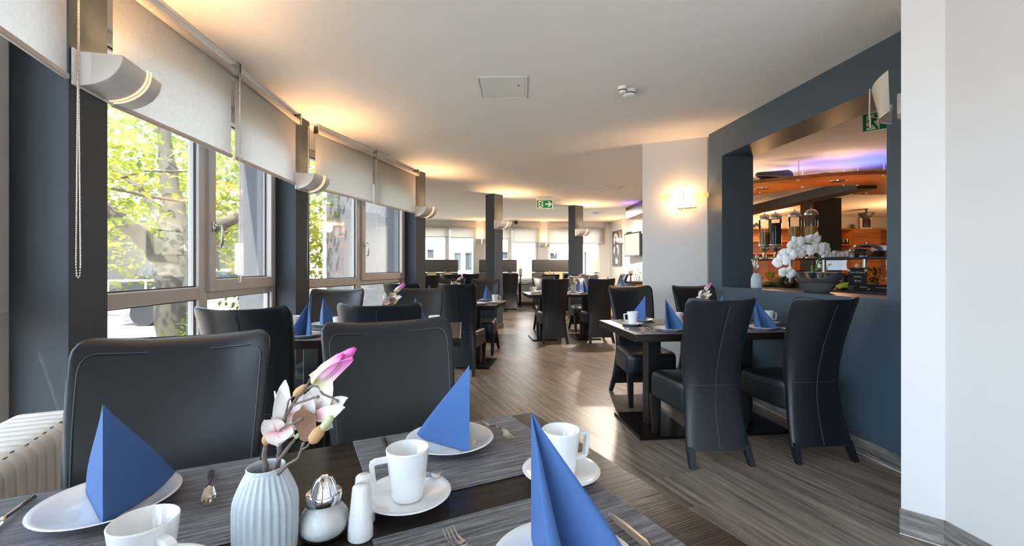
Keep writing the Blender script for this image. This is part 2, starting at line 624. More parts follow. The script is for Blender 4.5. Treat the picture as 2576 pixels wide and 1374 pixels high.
ce = MB().prism(bpoly, H, H + 0.3).obj('ceiling', 'ceiling_white')
struct(ce, 'plain white ceiling with warm glow above the wall lamps', 'ceiling')
# shallow step in the ceiling, in line with the white wall
wd = Vector((0.918, -0.396)); wn = Vector((0.396, 0.918)); wl0 = Vector((1.464, 4.98))
q = [wl0 + wd * 0.0, wl0 - wd * 3.4, wl0 - wd * 3.4 + wn * 0.03, wl0 + wn * 0.03]

# pillars of the window front
def pillar(A, th, name, label, depth=0.19, full=True):
    M = frame_mat(A, PI / 2 - R(th))    # local x along the tangent, local y to the window side
    mb = MB().box(0, 0, 0, PW, depth, H, M)
    o = mb.obj(name, 'pillar_paint')
    return struct(o, label, 'pillar')
plab = ['slate pillar far behind the camera', 'slate pillar behind the camera', 'slate pillar beside the camera',
        'broad slate pillar nearest the viewer, beside the white radiator', 'slate pillar between the first and second window bay',
        'slate pillar at the far end of the window front']
for i, (A, B, th) in enumerate(pil):
    if i == 0: continue
    pillar(A, th, 'pillar', plab[i])
    M = frame_mat(A, PI / 2 - R(th))
    ex = MB().box(-0.02, 0.19, -0.3, PW + 0.02, 0.52, 2.9, M).obj('wall_pier', 'stucco_grey')
    struct(ex, ['', 'grey render pier outside behind camera', 'grey render pier outside beside camera', 'grey rough render pier outside the nearest pillar', 'grey rough render pier outside, between both window bays', 'grey rough render pier outside, at the far end of the windows'][i], 'wall')
# free-standing columns
def column(c, th, label, cut=0.235):
    M = frame_mat(c, PI / 2 - R(th))
    o = MB().box(0, 0, 0, PW, cut, H, M).obj('column', 'pillar_paint')
    struct(o, label, 'column')
    sk = MB()
    for (x0, y0, x1, y1) in ((-.012, -.012, PW + .012, 0), (-.012, 0, 0, cut + .012), (PW, 0, PW + .012, cut + .012)):
        sk.box(x0, y0, 0, x1, y1, .1, M)
    sk.obj('skirting_board', 'skirting_dark', o)
    return M
c1 = (-0.334, 8.385); c2 = (1.425, 9.977)
MC1 = column(c1, 42, 'green-lit square column standing free in mid room, exit sign beside it')
MC2 = column(c2, 56, 'square column standing free deeper in the room, right of the exit sign')

# ---------------------------------------------------------------- window bays of the curved front
def bay(i, n, label, detail=True):
    A0, B0, t0 = pil[i]; A1, B1, t1 = pil[i + 1]
    p0 = B0 + outn(t0) * 0.19; p1 = A1 + outn(t1) * 0.19
    d = p1 - p0; L = d.length; ang = math.atan2(d.y, d.x)
    # local x from p0 to p1, local y to the outside (left of the direction of travel)
    M = frame_mat(p0, ang)
    root = empty('window_%d' % n); struct(root, label, 'window')
    fr = MB()
    y0, y1 = 0.0, 0.075
    fw = 0.065
    zb, zt = 0.10, 2.385
    mid = L * 0.5
    fr.bbox(0, y0, zb, fw, y1, zt, 0.006, M); fr.bbox(L - fw, y0, zb, L, y1, zt, 0.006, M)
    fr.bbox(fw, y0, zt - fw, L - fw, y1, zt, 0.006, M); fr.bbox(fw, y0, zb, L - fw, y1, zb + 0.1, 0.006, M)
    fr.bbox(mid - 0.045, y0, zb + .1, mid + 0.045, y1, zt - fw, 0.006, M)
    fr.bbox(fw, y0, 0.98, mid - .045, y1, 1.062, 0.006, M); fr.bbox(mid + .045, y0, 0.975, L - fw, y1, 1.04, 0.006, M)
    fr.obj('window_frame', 'frame_grey', root)
    # opening sash in the second half
    sx0, sx1, sz0, sz1 = mid + 0.03, L - fw + 0.02, 1.025, zt - fw + 0.015
    sh = MB(); sw = 0.075
    for b4 in ((sx0, sz0, sx0 + sw, sz1), (sx1 - sw, sz0, sx1, sz1), (sx0 + sw, sz0, sx1 - sw, sz0 + sw + .01), (sx0 + sw, sz1 - sw, sx1 - sw, sz1)):
        sh.bbox(b4[0], -0.022, b4[1], b4[2], 0.05, b4[3], 0.006, M)
    so = sh.obj('sash', 'frame_grey', root)
    panes = [(fw, mid - .045, 1.062, zt - fw), (sx0 + sw, sx1 - sw, sz0 + sw + .01, sz1 - sw), (fw, mid - .045, zb + .1, .98), (mid + .045, L - fw, zb + .1, .975)]
    for k, (x0, x1, z0, z1) in enumerate(panes):
        MB().box(x0, 0.036, z0, x1, 0.042, z1, M).obj('pane', 'window_glass', root)
        g = MB(); e = 0.008
        for b4 in ((x0, z0, x0 + e, z1), (x1 - e, z0, x1, z1), (x0, z0, x1, z0 + e), (x0, z1 - e, x1, z1)):
            g.box(b4[0], 0.026, b4[1], b4[2], 0.036, b4[3], M)
        g.obj('gasket', 'gasket', root)
    # handle on the sash stile
    hm = MB(); hx, hz = sx0 + sw * .5, 1.47
    hm.bbox(hx - .016, -0.034, hz - .035, hx + .016, -0.022, hz + .035, 0.004, M)
    pts = [M @ Vector(p) for p in ((hx, -.03, hz + .012), (hx, -.065, hz + .012), (hx + .006, -.075, hz + .004), (hx + .008, -.076, hz - .02), (hx + .008, -.076, hz - .12), (hx + .006, -.072, hz - .135), (hx - .006, -.06, hz - .14))]
    hm.tube(pts, 0.0095, 8)
    hm.obj('handle', 'steel', so)
    # head above and low parapet below
    hd = MB().box(0, -0.02, zt, L, 0.32, H, M).obj('wall_head_%d' % n, 'wall_white')
    struct(hd, 'white wall strip above window %s' % ['', 'bay nearest the camera', 'bay in mid view', 'bay at the far end', 'bay beside the camera', 'bay behind the camera'][n] , 'wall')
    bd = MB().box(0, -0.02, 0, L, 0.30, zb, M).obj('wall_base_%d' % n, 'wall_white')
    struct(bd, 'low white base under window %s' % ['', 'bay nearest the camera', 'bay in mid view', 'bay at the far end', 'bay beside the camera', 'bay behind the camera'][n], 'wall')
    # outside sheet-metal sill and eaves
    return M, L, p0, p1

bays = {}
bays[1] = bay(2, 1, 'tall grey framed window beside the white radiator, mostly out of view')
bays[2] = bay(3, 2, 'large grey framed window with sash handle, showing the tree trunk')
bays[3] = bay(4, 3, 'second grey framed window with sash handle, showing the grey outside wall')
bays[4] = bay(1, 4, 'grey framed window beside the camera')
bays[5] = bay(0, 5, 'grey framed window behind the camera')
# EXTRA_STRUCTURE
# ---------------------------------------------------------------- walls
# dark wall with the opening to the buffet; local x along the wall (away), local y into the wall
WR0 = Vector((2.27, 2.58))
MWR = frame_mat(WR0, BA + PI / 2)             # local x = E2 ; local y = -E1, so the wall lies at negative y
TH = 0.33
def wr_s(px):
    u = (px - CX) / FPX
    return (u * WR0.y - WR0.x) / (E2.x - u * E2.y)
so0, so1, s_end = wr_s(2230.5), wr_s(1816), wr_s(1783)
ZS, ZO = 0.998, 2.296
mb = MB()
mb.box(so1, -TH, 0, s_end, 0, H, MWR)
mb.box(-0.9, -TH, 0, so0, 0, H, MWR)
mb.box(so0, -TH, ZO, so1, 0, H, MWR)
mb.box(so0, -TH, 0, so1, 0, ZS, MWR)
struct(mb.obj('wall_right', 'slate_paint'), 'slate blue wall with the wide opening onto the buffet', 'wall')
bb = empty('baseboard_right'); struct(bb, 'greyed oak skirting along the slate blue wall', 'skirting')
for (x0, x1) in ((-0.45, 1.05), (1.053, s_end)):
    MB().bbox(x0, 0, 0, x1, 0.014, 0.10, 0.002).obj('skirting_board', 'skirting_wood', bb, tuple(MWR.translation), BA + PI / 2)
mb = MB().box(-0.45, 0.014, 0.0, s_end, 0.016, 0.004, MWR).obj('sealant_line', 'wall_white', bb)

# white wall close on the right, with chamfered corner
nw = [(1.754, 2.0), (1.858, 1.902), (2.42, -3.3), (3.2, -3.3), (3.2, 2.40), (2.118, 2.40)]
struct(MB().prism(nw, 0, H).obj('wall_near', 'wall_white'), 'white wall with a chamfered corner filling the right edge', 'wall')
bb = empty('baseboard_near'); struct(bb, 'greyed oak skirting around the white wall corner', 'skirting')
def board(p, q, h, th, parent, mat='skirting_wood', name='skirting_board', z0=0):
    p, q = Vector(p), Vector(q); d = q - p
    M = frame_mat(p, math.atan2(d.y, d.x))
    return MB().bbox(0, -th, z0, d.length, 0, z0 + h, 0.0015).obj(name, mat, parent, (p.x, p.y, 0), math.atan2(d.y, d.x))
# boards lie on the room side (right of travel when local y negative)
board((1.7485, 2.0015), (1.8585, 1.8975), 0.11, 0.013, bb)
board((1.8560, 1.9005), (1.99, 0.62), 0.11, 0.013, bb)
board((1.7485, 2.0015), (1.8585, 1.8975), 0.004, 0.017, bb, 'wall_white', 'sealant_line')

# white wall with the glass lamp, turned towards the window front
ww = [tuple(wl0), (2.075, 4.716), (2.40, 4.74), (2.52, 4.98), tuple(wl0 + wn * 0.15)]
struct(MB().prism(ww, 0, H).obj('wall_middle', 'wall_white'), 'white wall piece carrying the glowing glass lamp', 'wall')
bb = empty('baseboard_middle'); struct(bb, 'brown skirting below the white wall with the glowing lamp', 'skirting')
board(wl0, (2.073, 4.717), 0.095, 0.012, bb, 'skirting_dark')

# far wall with three windows
def fbox(mb, s0, s1, z0, z1, t0=0.0, t1=0.25):
    M = frame_mat(farO, BA)
    mb.box(s0, t0, z0, s1, t1, z1, M)
MF = frame_mat(farO, BA)
SL = -3.9
wins = [(-3.3, far_pt(1196)), (far_pt(1218), far_pt(1353)), (far_pt(1378), far_pt(1511))]
ZW0, ZW1 = 0.74, 2.36
mb = MB()
fbox(mb, SL, s_corner + .3, 0, ZW0); fbox(mb, SL, s_corner + .3, ZW1, H)
edges = [SL] + [e for w in wins for e in w] + [s_corner + .3]
for k in range(0, len(edges), 2):
    fbox(mb, edges[k], edges[k + 1], ZW0, ZW1)
struct(mb.obj('wall_far', 'wall_white'), 'cream far wall with three windows behind the booths', 'wall')
bb = empty('baseboard_far'); struct(bb, 'brown skirting along the foot of the far wall', 'skirting')
MB().bbox(SL, -0.014, 0, s_corner, 0, 0.11, 0.002, MF).obj('skirting_board', 'skirting_dark', bb)
for k, (a, b_) in enumerate(wins):
    root = empty('window_%d' % (6 + k)); struct(root, ['left far window behind the first grey booth', 'middle far window between the two columns', 'right far window behind the second column'][k], 'window')
    fr = MB(); f = 0.07
    m_ = [far_pt(1124.5), far_pt(1283), far_pt(1443)][k]
    for x0, x1, z0, z1 in ((a, a + f, ZW0, ZW1), (b_ - f, b_, ZW0, ZW1), (a + f, b_ - f, ZW1 - f, ZW1), (a + f, b_ - f, ZW0, ZW0 + .1), (m_ - .06, m_ + .06, ZW0 + .1, ZW1 - f)):
        fr.bbox(x0, 0.06, z0, x1, 0.14, z1, 0.006, MF)
    fr.obj('window_frame', 'plastic_white', root)
    for x0, x1 in ((a + f, m_ - .06), (m_ + .06, b_ - f)):
        MB().box(x0, 0.10, ZW0 + .1, x1, 0.106, ZW1 - f, MF).obj('pane', 'window_glass', root)
    MB().bbox(a - .03, -0.10, ZW0 - 0.035, b_ + .03, 0.08, ZW0, 0.005, MF).obj('sill', 'plastic_white', root)

# right wall of the far part, buffet room walls, hidden walls that close the building
MRF = frame_mat(cornerF, BA - PI / 2)         # local x towards the camera, local y to the right (into the wall)
struct(MB().box(-0.25, 0.0, 0, 4.2, 0.2, H, MRF).obj('wall_right_far', 'wall_white'), 'white wall in the far right corner with picture and screen', 'wall')
BB0 = Vector((3.4, 11.8)); MBB = frame_mat(BB0, BA)
struct(MB().box(0, 0, 0, 8.8, 0.2, H, MBB).obj('wall_buffet', 'wall_white'), 'cream back wall of the buffet room above the cabinets', 'wall')
struct(MB().box(11.3, -3.3, 0, 11.5, 13.6, H).obj('wall_buffet_side', 'wall_white'), 'side wall of the buffet room', 'wall')
struct(MB().box(3.2, 1.2, 0, 11.3, 1.4, H).obj('wall_buffet_near', 'wall_white'), 'near wall of the buffet room', 'wall')
a, b_ = EXT[0], EXT[1]
def slab(name, p, q, th, mat, label, z0=0.0, z1=H):
    p, q = Vector(p), Vector(q); d = q - p
    M = frame_mat(p, math.atan2(d.y, d.x))
    return struct(MB().box(0, 0, z0, d.length, th, z1, M).obj(name, mat), label, 'wall')
slab('wall_extension', (-1.52, 6.62), (-3.1, 7.75), -0.06, 'wall_white', 'white inner face of the wing wall hidden by the last pillar')
pe, qe = Vector((-3.1, 7.75)), Vector((-3.45, 13.3)); de = qe - pe; ME = frame_mat(pe, math.atan2(de.y, de.x)); LE = de.length
ZL_ = .35
mb = MB().box(0, 0, 0, LE, .2, ZL_, ME); mb.box(0, 0, 2.48, LE, .2, H, ME)
for x0, x1 in ((0, .35), (2.55, 2.85), (LE - .35, LE)): mb.box(x0, 0, ZL_, x1, .2, 2.48, ME)
struct(mb.obj('wall_extension_side', 'wall_white'), 'white side wall of the wing with two windows, hidden by the last pillar', 'wall')
for k, (x0, x1) in enumerate(((.35, 2.55), (2.85, LE - .35))):
    root = empty('window_%d' % (9 + k)); struct(root, ['side window of the wing nearer the pillar', 'side window of the wing nearer the far wall'][k], 'window')
    fr = MB()
    for b4 in ((x0, ZL_, x0 + .07, 2.48), (x1 - .07, ZL_, x1, 2.48), (x0 + .07, ZL_, x1 - .07, .80), (x0 + .07, 2.41, x1 - .07, 2.48), ((x0 + x1) / 2 - .05, ZL_ + .08, (x0 + x1) / 2 + .05, 2.41)): fr.bbox(b4[0], .06, b4[1], b4[2], .13, b4[3], .005, ME)
    fr.obj('window_frame', 'plastic_white', root)
    MB().box(x0 + .07, .09, ZL_ + .08, x1 - .07, .095, 2.41, ME).obj('pane', 'window_glass', root)
slab('wall_wing', (-1.66, 6.52), (-3.2, 7.66), -0.12, 'stucco_grey', 'grey rendered outside wall of the wing seen through the second window', -0.3, 2.9)
slab('wall_back', (2.30, -3.42), (3.3, -3.42), -0.2, 'wall_white', 'short white wall behind the camera')

# flat trim boards on the ceiling above the blinds
for k, i in enumerate((2, 3, 4)):
    A0, B0, t0 = pil[i]; A1, B1, t1 = pil[i + 1]
    d = A1 - B0; M = frame_mat(B0, math.atan2(d.y, d.x))
    o = MB().bbox(0.05, -0.03, H - 0.014, d.length - .02, 0.07, H, 0.003, M).obj('trim_%d' % (k + 1), 'ceiling_white')
    struct(o, 'narrow ceiling board above the roller blinds of %s' % ['the nearest bay', 'the tree window bay', 'the second window bay'][k], 'trim')

# ---------------------------------------------------------------- roller blinds
def chain_mb(path, pitch, r):
    mb = MB(); acc = 0
    pts = [Vector(p) for p in path]
    for a, b_ in zip(pts[:-1], pts[1:]):
        L = (b_ - a).length; n = max(1, int(L / pitch))
        for k in range(n):
            mb.ball(a.lerp(b_, k / n), r, 5, 4)
    mb.tube(pts + [pts[0]], r * 0.35, 4)
    return mb

def blind(Bp, Ap, s0, s1, zb, label, chain_s=None, chain_z=1.1, pitch=0.02, cr=0.004, zr=2.505, off=0.02, group=None, co=.025):
    d = Ap - Bp; L = d.length; M = frame_mat(Bp, math.atan2(d.y, d.x))
    root = empty('roller_blind', M @ Vector(((s0 + s1) / 2, -off, zr)))
    tag(root, label, 'roller blind', group)
    Mi = Matrix.Translation(-root.location) @ M
    tb = MB().tube([(s0 - .005, -off, zr), (s1 + .005, -off, zr)], 0.021, 12, Mi)
    tb.obj('roller_tube', 'frame_grey', root)
    MB().box(s0 - .016, -off - .026, zr - .026, s0 - .006, -off + .026, H, Mi).obj('bracket', 'brushed_steel', root)
    MB().box(s1 + .006, -off - .026, zr - .026, s1 + .016, -off + .026, H, Mi).obj('bracket', 'brushed_steel', root)
    f = MB().grid(lambda u, v: (s0 + u * (s1 - s0), -off + 0.021, zr + v * (zb - zr)), 2, 2, False, Mi)
    f.obj('fabric', 'blind_fabric', root)
    MB().bbox(s0 - .004, -off + 0.012, zb - .012, s1 + .004, -off + .03, zb + .012, .004, Mi).obj('bottom_rail', 'frame_grey', root)
    if chain_s is not None:
        x = chain_s; w = 0.022
        yc = -off - co
        w = .030
        path = [(x - w * .12, yc, zr), (x - w * .14, yc, zr - .6), (x - w / 2 - .001, yc, chain_z + .05), (x - w / 2 + .004, yc, chain_z + .006), (x, yc, chain_z), (x + w / 2 - .004, yc, chain_z + .006), (x + w / 2 + .001, yc, chain_z + .05), (x + w * .14, yc, zr - .6), (x + w * .12, yc, zr)]
        o = chain_mb([Mi @ Vector(p) for p in path], pitch, cr).obj('bead_chain', 'steel', root)
    return root
def inarc(i):
    return pil[i][1], pil[i + 1][0], (pil[i + 1][0] - pil[i][1]).length
Bp, Ap, L = inarc(2)
blind(Bp, Ap, 0.05, L * .5 - .02, 1.95, 'pale roller blind beside the camera, out of view')
blind(Bp, Ap, L * .5 + .02, L - 0.01, 1.955, 'pale roller blind in the top left corner above the radiator', L + 0.002, 1.155, 0.009, 0.0042, co=.010)
Bp, Ap, L = inarc(3)
blind(Bp, Ap, 0.03, L * .5 - .02, 1.94, 'widest roller blind, left of the pair over the tree window')
blind(Bp, Ap, L * .5 + .025, L + 0.0, 1.94, 'roller blind right of the pair over the tree window, beaded chain at its left', L * .5, 1.09, 0.014, 0.0035)
Bp, Ap, L = inarc(4)
blind(Bp, Ap, 0.07, L * .5 - .02, 1.955, 'left of the two roller blinds over the grey-wall window', -0.08, 1.08, 0.016, 0.003, off=0.03)
blind(Bp, Ap, L * .5 + .025, L - 0.01, 1.955, 'right of the two roller blinds over the grey-wall window, reaching the last pillar', L * .5, 1.08, 0.016, 0.003)
for (a, b_, zb, lab) in ((wins[0][0] + .1, far_pt(1130.5), 2.075, 'leftmost far blind behind the last window pillar'), (far_pt(1133.5), far_pt(1197), 2.055, 'second far blind, above the white outside door'),
                         (far_pt(1219), far_pt(1281), 2.03, 'far blind half hidden behind the first column'), (far_pt(1288), far_pt(1357), 1.925, 'far blind right of the first column'),
                         (far_pt(1379), far_pt(1447), 1.90, 'far blind left of the second column'), (far_pt(1451), far_pt(1521), 1.90, 'far blind right of the second column, next to the corner')):
    blind(FW(a), FW(b_), 0, (FW(b_) - FW(a)).length, zb, lab, zr=2.40, off=0.05)

# ---------------------------------------------------------------- exterior
g = MB().box(-60, -30, -0.45, -0.2, 60, -0.3).obj('ground_outside', 'asphalt')
struct(g, 'sunlit pale paving outside the windows', 'ground')
g2 = MB().box(-0.2, 14.2, -0.45, 40, 60, -0.3).obj('ground_yard', 'asphalt')
struct(g2, 'sunlit yard behind the far windows', 'ground')

def leaf_cloud(mb, c, rad, n, size, rr, flat=0.75, squash=1.0):
    for _ in range(n):
        while True:
            p = Vector((rr.uniform(-1, 1), rr.uniform(-1, 1), rr.uniform(-1, 1)))
            if 0.15 < p.length < 1: break
        q = Vector((c[0] + p.x * rad[0], c[1] + p.y * rad[1], c[2] + p.z * rad[2]))
        s_ = size * rr.uniform(.6, 1.35)
        M = Matrix.Translation(q) @ Matrix.Rotation(rr.uniform(0, 2 * PI), 4, 'Z') @ Matrix.Rotation(rr.gauss(0, .6), 4, 'X') @ Matrix.Rotation(rr.gauss(0, .5), 4, 'Y')
        mb.add([(0, -.5 * s_, 0), (.38 * s_, -.05 * s_, .10 * s_), (0, .55 * s_, -.06 * s_), (-.38 * s_, -.05 * s_, .10 * s_)], [(0, 1, 2), (0, 2, 3)], False, M)

def tree(name, base, trunk_r, branches, clouds, leaf_size, seed, label, trunk_h=None, leafmat='leaf'):
    rr = random.Random(seed)
    root = empty(name, base)
    tag(root, label, 'tree', 'trees outside the windows')
    b0 = Vector(base)
    mb = MB()
    for br in branches:
        pts = [Vector(p) - b0 for p, _ in br]; rs = [r for _, r in br]
        # smooth and gnarl
        P2, R2 = [], []
        for k in range(len(pts) - 1):
            for t in range(4):
                f = t / 4
                P2.append(pts[k].lerp(pts[k + 1], f) + Vector((rr.uniform(-1, 1), rr.uniform(-1, 1), rr.uniform(-1, 1))) * rs[k] * .12)
                R2.append((rs[k] * (1 - f) + rs[k + 1] * f) * rr.uniform(.94, 1.06))
        P2.append(pts[-1]); R2.append(rs[-1])
        mb.tube(P2, R2, 10)
    mb.obj('trunk', 'bark', root)
    lf = MB()
    for (c, rad, n) in clouds:
        leaf_cloud(lf, Vector(c) - b0, rad, n, leaf_size, rr)
    o = lf.obj('foliage', leafmat, root); o['kind'] = 'stuff'
    return root
tb = Vector((-4.55, 6.0, -0.3))
def TP(px, py, D): return tuple(P(px, py, D))
tree('street_tree', tb, .2,
     [[((-4.55, 6.0, -0.3), .27), (TP(445, 760, 6.0), .215), (TP(440, 680, 6.0), .20), (TP(452, 600, 6.1), .15), (TP(430, 480, 6.3), .12), (TP(415, 380, 6.5), .09), (TP(420, 200, 6.6), .05)],
      [(TP(435, 675, 6.0), .17), (TP(385, 620, 5.9), .12), (TP(330, 575, 5.7), .10), (TP(260, 520, 5.6), .07), (TP(150, 400, 5.4), .04)],
      [(TP(450, 620, 6.1), .10), (TP(400, 540, 6.4), .06), (TP(350, 470, 6.6), .045), (TP(280, 420, 6.8), .03)],
      [(TP(470, 640, 6.0), .12), (TP(540, 570, 6.4), .09), (TP(620, 540, 6.8), .07), (TP(680, 480, 7.2), .05)],
      [(TP(260, 468, 5.2), .022), (TP(380, 495, 5.4), .022), (TP(480, 510, 5.6), .016)],
      [(TP(300, 450, 6.0), .02), (TP(360, 430, 6.0), .016), (TP(470, 432, 6.1), .012)]],
     [((-5.0, 7.6, 3.5), (2.8, 1.5, 2.2), 4600), ((-5.6, 4.9, 2.6), (1.3, 1.2, 0.9), 520), ((-4.3, 7.6, 2.1), (0.9, 1.0, 1.3), 1100), ((-4.7, 5.2, 2.2), (1.1, 0.7, 0.6), 240), ((-6.9, 8.0, 2.3), (1.6, 1.4, 1.6), 1500)],
     0.098, 5, 'big old tree with thick forked trunk outside the nearest window')
tree('street_tree', (-6.2, 12.0, -0.3), .2,
     [[((-6.2, 12.0, -0.3), .2), ((-6.1, 12.1, 1.6), .15), ((-6.3, 12.0, 4.2), .08)]],
     [((-5.6, 11.6, 3.0), (2.4, 2.0, 2.6), 4200), ((-4.9, 10.6, 1.9), (1.1, 1.0, 1.2), 1100)], 0.125, 9, 'leafy tree filling the left pane of the second window')
tree('street_tree', (-12.5, 13.0, -0.3), .2,
     [[((-12.5, 13.0, -0.3), .2), ((-12.4, 13.1, 2.2), .15), ((-12.5, 13.0, 5), .08)]],
     [((-12.2, 13.0, 4.6), (4.6, 3.2, 3.2), 2600)], 0.26, 12, 'hazy tree standing behind the big tree trunk')
def hedge(x0, y0, x1, y1, z1, w, n, size, seed, label):
    rr = random.Random(seed); mb = MB()
    a, b_ = Vector((x0, y0)), Vector((x1, y1))
    root = empty('hedge', (x0, y0, -0.3)); tag(root, label, 'hedge')
    for _ in range(n):
        t = rr.random(); p = a.lerp(b_, t)
        q = Vector((p.x + rr.uniform(-w, w) - x0, p.y + rr.uniform(-w, w) - y0, rr.uniform(0.02, z1 + .3 + rr.uniform(-.12, .1))))
        s_ = size * rr.uniform(.6, 1.3)
        M = Matrix.Translation(q) @ Matrix.Rotation(rr.uniform(0, 2 * PI), 4, 'Z') @ Matrix.Rotation(rr.gauss(0, .8), 4, 'X')
        mb.add([(0, -.5 * s_, 0), (.35 * s_, 0, .1 * s_), (0, .55 * s_, 0), (-.35 * s_, 0, .1 * s_)], [(0, 1, 2), (0, 2, 3)], False, M)
    o = mb.obj('foliage', 'hedge_leaf', root); o['kind'] = 'stuff'
    st = MB()
    for k in range(12):
        p = a.lerp(b_, (k + .5) / 12)
        st.tube([(p.x - x0, p.y - y0, 0), (p.x - x0 + .05, p.y - y0, .4), (p.x - x0 - .04, p.y - y0 + .05, z1 * .8 + .2)], [.02, .015, .006], 5)
    st.obj('stem', 'bark', root)
hedge(-4.1, 7.0, -4.7, 9.4, 1.0, 0.45, 2600, 0.085, 21, 'low green hedge below the second window')
hedge(-3.0, 4.2, -3.3, 5.7, 0.62, 0.28, 1300, 0.07, 22, 'green shrub behind the right half of the tree window')

# buildings seen outside
bl = empty('grey_building', (-17, 17, -0.3)); tag(bl, 'flat grey building beyond the tree, behind the white car', 'building')
Mb_ = Matrix.Rotation(R(25), 4, 'Z')
MB().box(-9, 0, 0, 6, 4, 3.1, Mb_).obj('wall', 'house_grey', bl)
MB().box(-9.2, -.2, 3.1, 6.2, 4.2, 3.35, Mb_).obj('roof_edge', 'house_grey', bl)
for k in range(4):
    w_ = MB().box(-8 + k * 3.4, -.04, 1.1, -6.4 + k * 3.4, 0.02, 2.3, Mb_).obj('window', 'dark_glass', bl)
hb = empty('white_house', (0.4, 19.6, -0.3)); tag(hb, 'bright white house seen through the far windows', 'building')
hD = 19.6
def hx(px, D=19.6): return (px - CX) / FPX * D - 0.4
def hz(py, D=19.6): return CAMZ - (py - HY) / FPX * D + 0.3
MB().box(-9, 0.1, 0, 9, 3, 6.5).obj('wall', 'house_white', hb)
def hwin(x0, y0, x1, y1, split=True, D=19.6):
    X0, X1, Z0, Z1 = hx(x0), hx(x1), hz(y1), hz(y0)
    f = MB(); t = .09
    for a, b_, c, d in ((X0 - t, Z0 - t, X0, Z1 + t), (X1, Z0 - t, X1 + t, Z1 + t), (X0, Z1, X1, Z1 + t), (X0, Z0 - t, X1, Z0)):
        f.box(a, 0.0, b_, c, 0.1, d)
    if split: f.box((X0 + X1) / 2 - .1, 0.0, Z0, (X0 + X1) / 2 + .1, .1, Z1)
    w_ = f.obj('window', 'plastic_white', hb)
    MB().box(X0, 0.05, Z0, X1, 0.099, Z1).obj('pane', 'dark_glass', w_)
hwin(1143, 636, 1187, 680); hwin(1075, 628, 1091, 650, False); hwin(1384, 637, 1401, 652, False); hwin(1264, 634, 1280, 652, False); hwin(1470, 634, 1475, 690, False)
for (x0, y0, x1, y1) in ((1107, 622, 1119, 638), (1315, 623, 1332, 641), (1413, 621, 1432, 638)):
    MB().bbox(hx(x0), -0.06, hz(y1), hx(x1), 0.1, hz(y0), 0.02).obj('wall_box', 'plastic_white', hb)
MB().box(hx(1072), 0.03, hz(623), hx(1091), 0.1, hz(611)).obj('awning_box', 'stucco_grey', hb)

# white van and railing outside the first window
cr = empty('car', (-7.9, 12.2, -0.3), R(188)); tag(cr, 'white car parked beyond the big tree trunk', 'car')
bodyp = [(-2.2, .30), (2.25, .30), (2.3, .68), (1.35, .92), (0.45, 1.42), (-1.5, 1.46), (-2.2, .98)]
def side_prism(pts, y0, y1):
    mb = MB(); n = len(pts)
    vs = [(p[0], y0, p[1]) for p in pts] + [(p[0], y1, p[1]) for p in pts]
    mb.add(vs, [list(range(n)), list(range(n, 2 * n))[::-1]] + [(i, n + i, n + (i + 1) % n, (i + 1) % n) for i in range(n)])
    return mb
side_prism(bodyp, -.85, .85).obj('body', 'car_white', cr)
side_prism([(0.40, 1.36), (1.12, .95), (-1.6, .95), (-1.3, 1.38)], -.87, .87).obj('side_window', 'dark_glass', cr)
for wx in (-1.45, 1.45):
    for wy in (-.82, .82):
        MB().lathe([(.2, -.09), (.32, -.1), (.32, .1), (.2, .09)], 16, Matrix.Translation((wx, wy, .32)) @ Matrix.Rotation(PI / 2, 4, 'X')).obj('wheel', 'gasket', cr)
rl = empty('railing', (-11.2, 14.2, -0.3)); tag(rl, 'white metal railing in front of the grey building', 'railing')
MB().tube([(-3.0, 0, 1.02), (2.6, 2.2, 1.02)], .04, 6).obj('rail', 'plastic_white', rl)
MB().tube([(-3.0, 0, .55), (2.6, 2.2, .55)], .025, 6).obj('rail', 'plastic_white', rl)
for k in range(7):
    t = k / 6
    MB().tube([(-3 + 5.6 * t, 2.2 * t, 0), (-3 + 5.6 * t, 2.2 * t, 1.02)], .03, 6).obj('post', 'plastic_white', rl)
